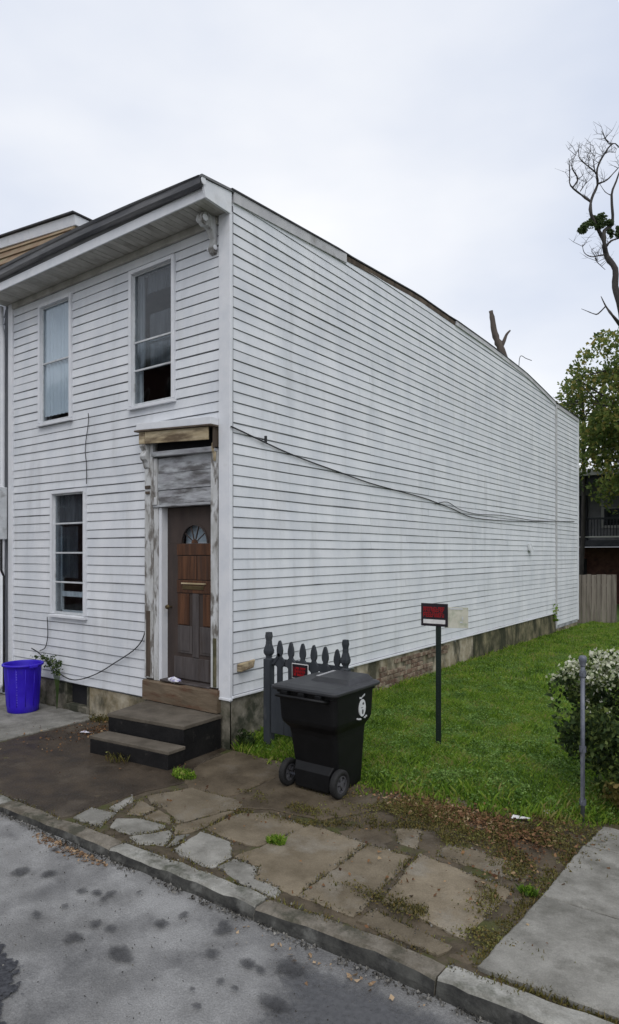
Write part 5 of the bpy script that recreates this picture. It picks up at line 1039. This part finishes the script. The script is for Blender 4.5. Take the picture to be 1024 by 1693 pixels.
# moss and small weeds in the slab joints
def along(segs, n, sp):
    o = []
    L_ = [math.hypot(c[0]-a[0], c[1]-a[1]) for a, c in segs]; tot = sum(L_)
    for (a, c), l_ in zip(segs, L_):
        for k in range(int(n*l_/tot)):
            t = rng.uniform(); x = a[0]+(c[0]-a[0])*t + rng.normal()*sp; y = a[1]+(c[1]-a[1])*t + rng.normal()*sp
            if mn.noise(Vector((x*5, y*5, 2))) > -.25: o.append((x, y, GZ - .004))
    return o
js = []
for n_, poly in T['SLABS'].items():
    if n_ in ('w1', 'w1b'): continue
    for i in range(len(poly)): js.append((poly[i], poly[(i+1) % len(poly)]))
mo = along(js, 5200, .012) + along([((-6,-2.40),(0,-2.365)),((0,-2.365),(4.2,-2.225))], 2600, .02) + along([((4.0,-2.16),(5.6,-2.14))], 900, .02) + along([((3.90,-2.1),(3.96,-.3))], 1300, .045) + along([((1.0,-1.36),(1.9,-1.2)),((1.9,-1.2),(2.9,-.55))], 1500, .05)
mo = np.array(mo); tag(quads('joint_moss', np.concatenate([leafs(mo, .018, .2, 1.4, .3), blades(mo[::2], .025, .005, .8)]), M['moss']), 'moss and tiny weeds growing in the pavement joints', 'moss', kind='stuff')
gr = along([((-6,-2.60),(0,-2.55)),((0,-2.55),(6,-2.345))], 4200, .024); gr = np.array([(x, y, zst(x, y) + .014) for x, y, z in gr if y < -2.525 + .034*x])
gr2 = np.array(along(js, 2600, .016) + along([((-6,-2.40),(0,-2.365)),((0,-2.365),(4.2,-2.225))], 1500, .02)) + np.array([0, 0, .008])
gr3 = np.stack([rng.uniform(-2, 5, 1600), rng.uniform(-4.6, -2.6, 1600), np.zeros(1600)], 1); gr3[:, 2] = [zst(x, y) + .014 for x, y, z in gr3]
tag(quads('grit', np.concatenate([leafs(gr, .016, .1, 1.2, jit=.6), leafs(gr2, .013, .1, 1.2, jit=.6), leafs(gr3, .010, .1, 1.2, jit=.6)]), M['grit']), 'loose grit in the gutter and along the kerb and slab joints', 'grit', kind='stuff')
# brown weedy mat and fallen leaves between slabs and lawn
def scatter(n, cx_, cy_, rx, ry, z=GZ+.004):
    return np.stack([cx_ + rng.normal(size=n)*rx, cy_ + rng.normal(size=n)*ry, np.full(n, z) + rng.uniform(0, .02, n)], 1)
mats = np.concatenate([scatter(2600, 2.75, -.28, .40, .17), scatter(2800, 3.2, -.40, .38, .18), scatter(1800, 3.68, -.45, .16, .25), scatter(1100, 3.74, -1.1, .07, .35), scatter(900, 3.45, -1.85, .3, .04), scatter(800, 2.9, -.75, .3, .06), scatter(600, 2.35, -.45, .25, .1), scatter(800, 3.8, .0, .2, .15), scatter(500, 1.75, -.95, .3, .06)])
def keep_clear(P_):      # leaves gather off the slab centres
    return P_[[mn.noise(Vector((p[0]*3, p[1]*3, 5))) > -.18 for p in P_]]
mats = keep_clear(mats)
tag(quads('weedy_mat', np.concatenate([leafs(mats, .019, .1, 1.5, .5), leafs(mats + rng.normal(size=mats.shape)*np.array([.03, .03, 0]), .014, .1, 1.5, .5), blades(mats[::2], .024, .005, .9)]), M['moss']), 'flattened olive weed mat between the slabs and the lawn', 'weeds', kind='stuff')
lf = np.concatenate([scatter(600, 2.75, -.22, .38, .12), scatter(900, 3.15, -.28, .34, .12), scatter(500, 3.6, -.4, .18, .25), scatter(90, 3.7, -1.1, .1, .35), scatter(420, -1.75, -.45, .25, .16), scatter(120, -2.0, -.9, .35, .3), scatter(60, 1.2, -1.3, 1.2, .3), scatter(70, 2.9, -1.5, .5, .3)])
tag(quads('fallen_leaves', leafs(lf + np.array([0, 0, .010]), .026, 0, 1.4, .6, jit=.6), M['dead']), 'brown fallen leaves scattered on the pavement by the lawn', 'leaves', kind='stuff')
gp = np.stack([.30 + .95*rng.beta(1.2, 1.6, 260), -2.55 - np.abs(rng.normal(size=260))*.05, np.full(260, -.208)], 1); gp[:, 0] -= .1
gp2 = np.stack([rng.uniform(2.4, 4.2, 60), -2.50 - np.abs(rng.normal(size=60))*.08, np.full(60, -.228)], 1)
M['gutterleaf'] = leafmat('pale_dead_leaf', [(0, (.14, .08, .045)), (.5, (.26, .17, .10)), (1, (.42, .31, .20))], .1, .8)
tag(quads('gutter_leaves', leafs(np.concatenate([gp, gp2]), .030, 0, 1.5, .6, jit=.6), M['gutterleaf']), 'pale dead leaves swept into the gutter below the kerb', 'leaves', kind='stuff')
def clump(label, c, r, h, n, mat='grass', leaf=.035):
    q_ = 1.7*r*np.sqrt(rng.uniform(0, 1, n)); a_ = rng.uniform(0, 6.283, n); P_ = np.stack([c[0] + q_*np.cos(a_), c[1] + q_*np.sin(a_)*.6, np.full(n, c[2])], 1); h_ = min(h, .07)
    o = quads('weed_clump', np.concatenate([blades(P_, h_, .006, .8), leafs(P_[::2] + np.stack([np.zeros(len(P_[::2])), np.zeros(len(P_[::2])), rng.uniform(.01, h*.8, len(P_[::2]))], 1), leaf*.8, .3, 1.4)]), M[mat])
    return tag(o, label, 'weeds', 'weeds in the pavement')
clump('green weed tuft in the joint between flagstones near the kerb', (2.02, -1.62, GZ), .05, .06, 260)
clump('bright green weeds at the right front foot of the steps', (.27, -.98, GZ), .09, .07, 420)
clump('thin pale weeds against the lower step riser', (-.72, -1.07, GZ), .10, .10, 60, 'moss')
clump('leafy weed growing at the foundation corner beside the gate post', (.16, .10, GZ+.06), .07, .20, 170, 'bushleaf', .06)
clump('small weeds at the wall foot between blue bin and steps', (-2.35, -.10, GZ), .12, .10, 160, 'moss')
vw = empty('wall_weed', (-3.42, -.10, GZ)); tag(vw, 'straggly weed arching over the rim of the blue bin', 'weeds', 'weeds in the pavement')
random.seed(21); lp = []
for k in range(7):
    x1 = -3.95 + .12*k; pts_ = smoothp([(0, 0, 0), (.02*k-.06, 0, .45), ((x1 + 3.42)*.6, -.02, .74 + .05*math.sin(k*2)), (x1 + 3.42, -.06, .68 + .05*math.cos(k*3))]); b = B(); b.tube(pts_, [.006*(1 - .06*j) for j in range(len(pts_))], 5); b.build('stem', M['bushleaf'], vw)
    lp += [tuple(p + Vector((random.gauss(0, .015), random.gauss(0, .015), random.gauss(0, .015)))) for p in pts_[5:] for q in range(4)]
o = quads('foliage', leafs(np.array(lp), .042, .1, 1.6), M['bushleaf']); o.parent = vw
clump('light green weeds climbing the far end of the foundation', (.07, 13.2, .25), .05, .6, 120, 'grass', .09)
clump('tiny weed in the slab corner beside the pale right-hand slabs', (3.90, -1.20, GZ), .035, .05, 110)
for (x, y, a, lb) in ((3.45, .0, .4, 'white paper scrap on the leaf litter near the metal post'), (3.62, .28, 1.2, 'pale flat scrap lying in the grass left of the metal post'), (-1.95, -.62, .2, 'tiny white scrap on the dark slab left of the steps')):
    b = B(); s_ = .05; c_, sn = math.cos(a), math.sin(a); q = [(-1.6, -.5), (1.4, -.6), (1.7, .4), (-1.2, .6)]
    pts = [(x + s_*(u*c_-v*sn), y + s_*(u*sn+v*c_)) for u, v in q]; zb = max(GZ + .02, lawnz(x, y) + .03 if y > yedge(x) and x > 0 else GZ + .02)
    b.loft([[(px, py, zb + .012*((i % 2) - .5)) for i, (px, py) in enumerate(pts)], [(px, py, zb + .004 + .012*((i % 2) - .5)) for i, (px, py) in enumerate(pts)]]); tag(b.build('paper_scrap', M['paper'] if x < 0 else M['signwhite']), lb, 'litter')
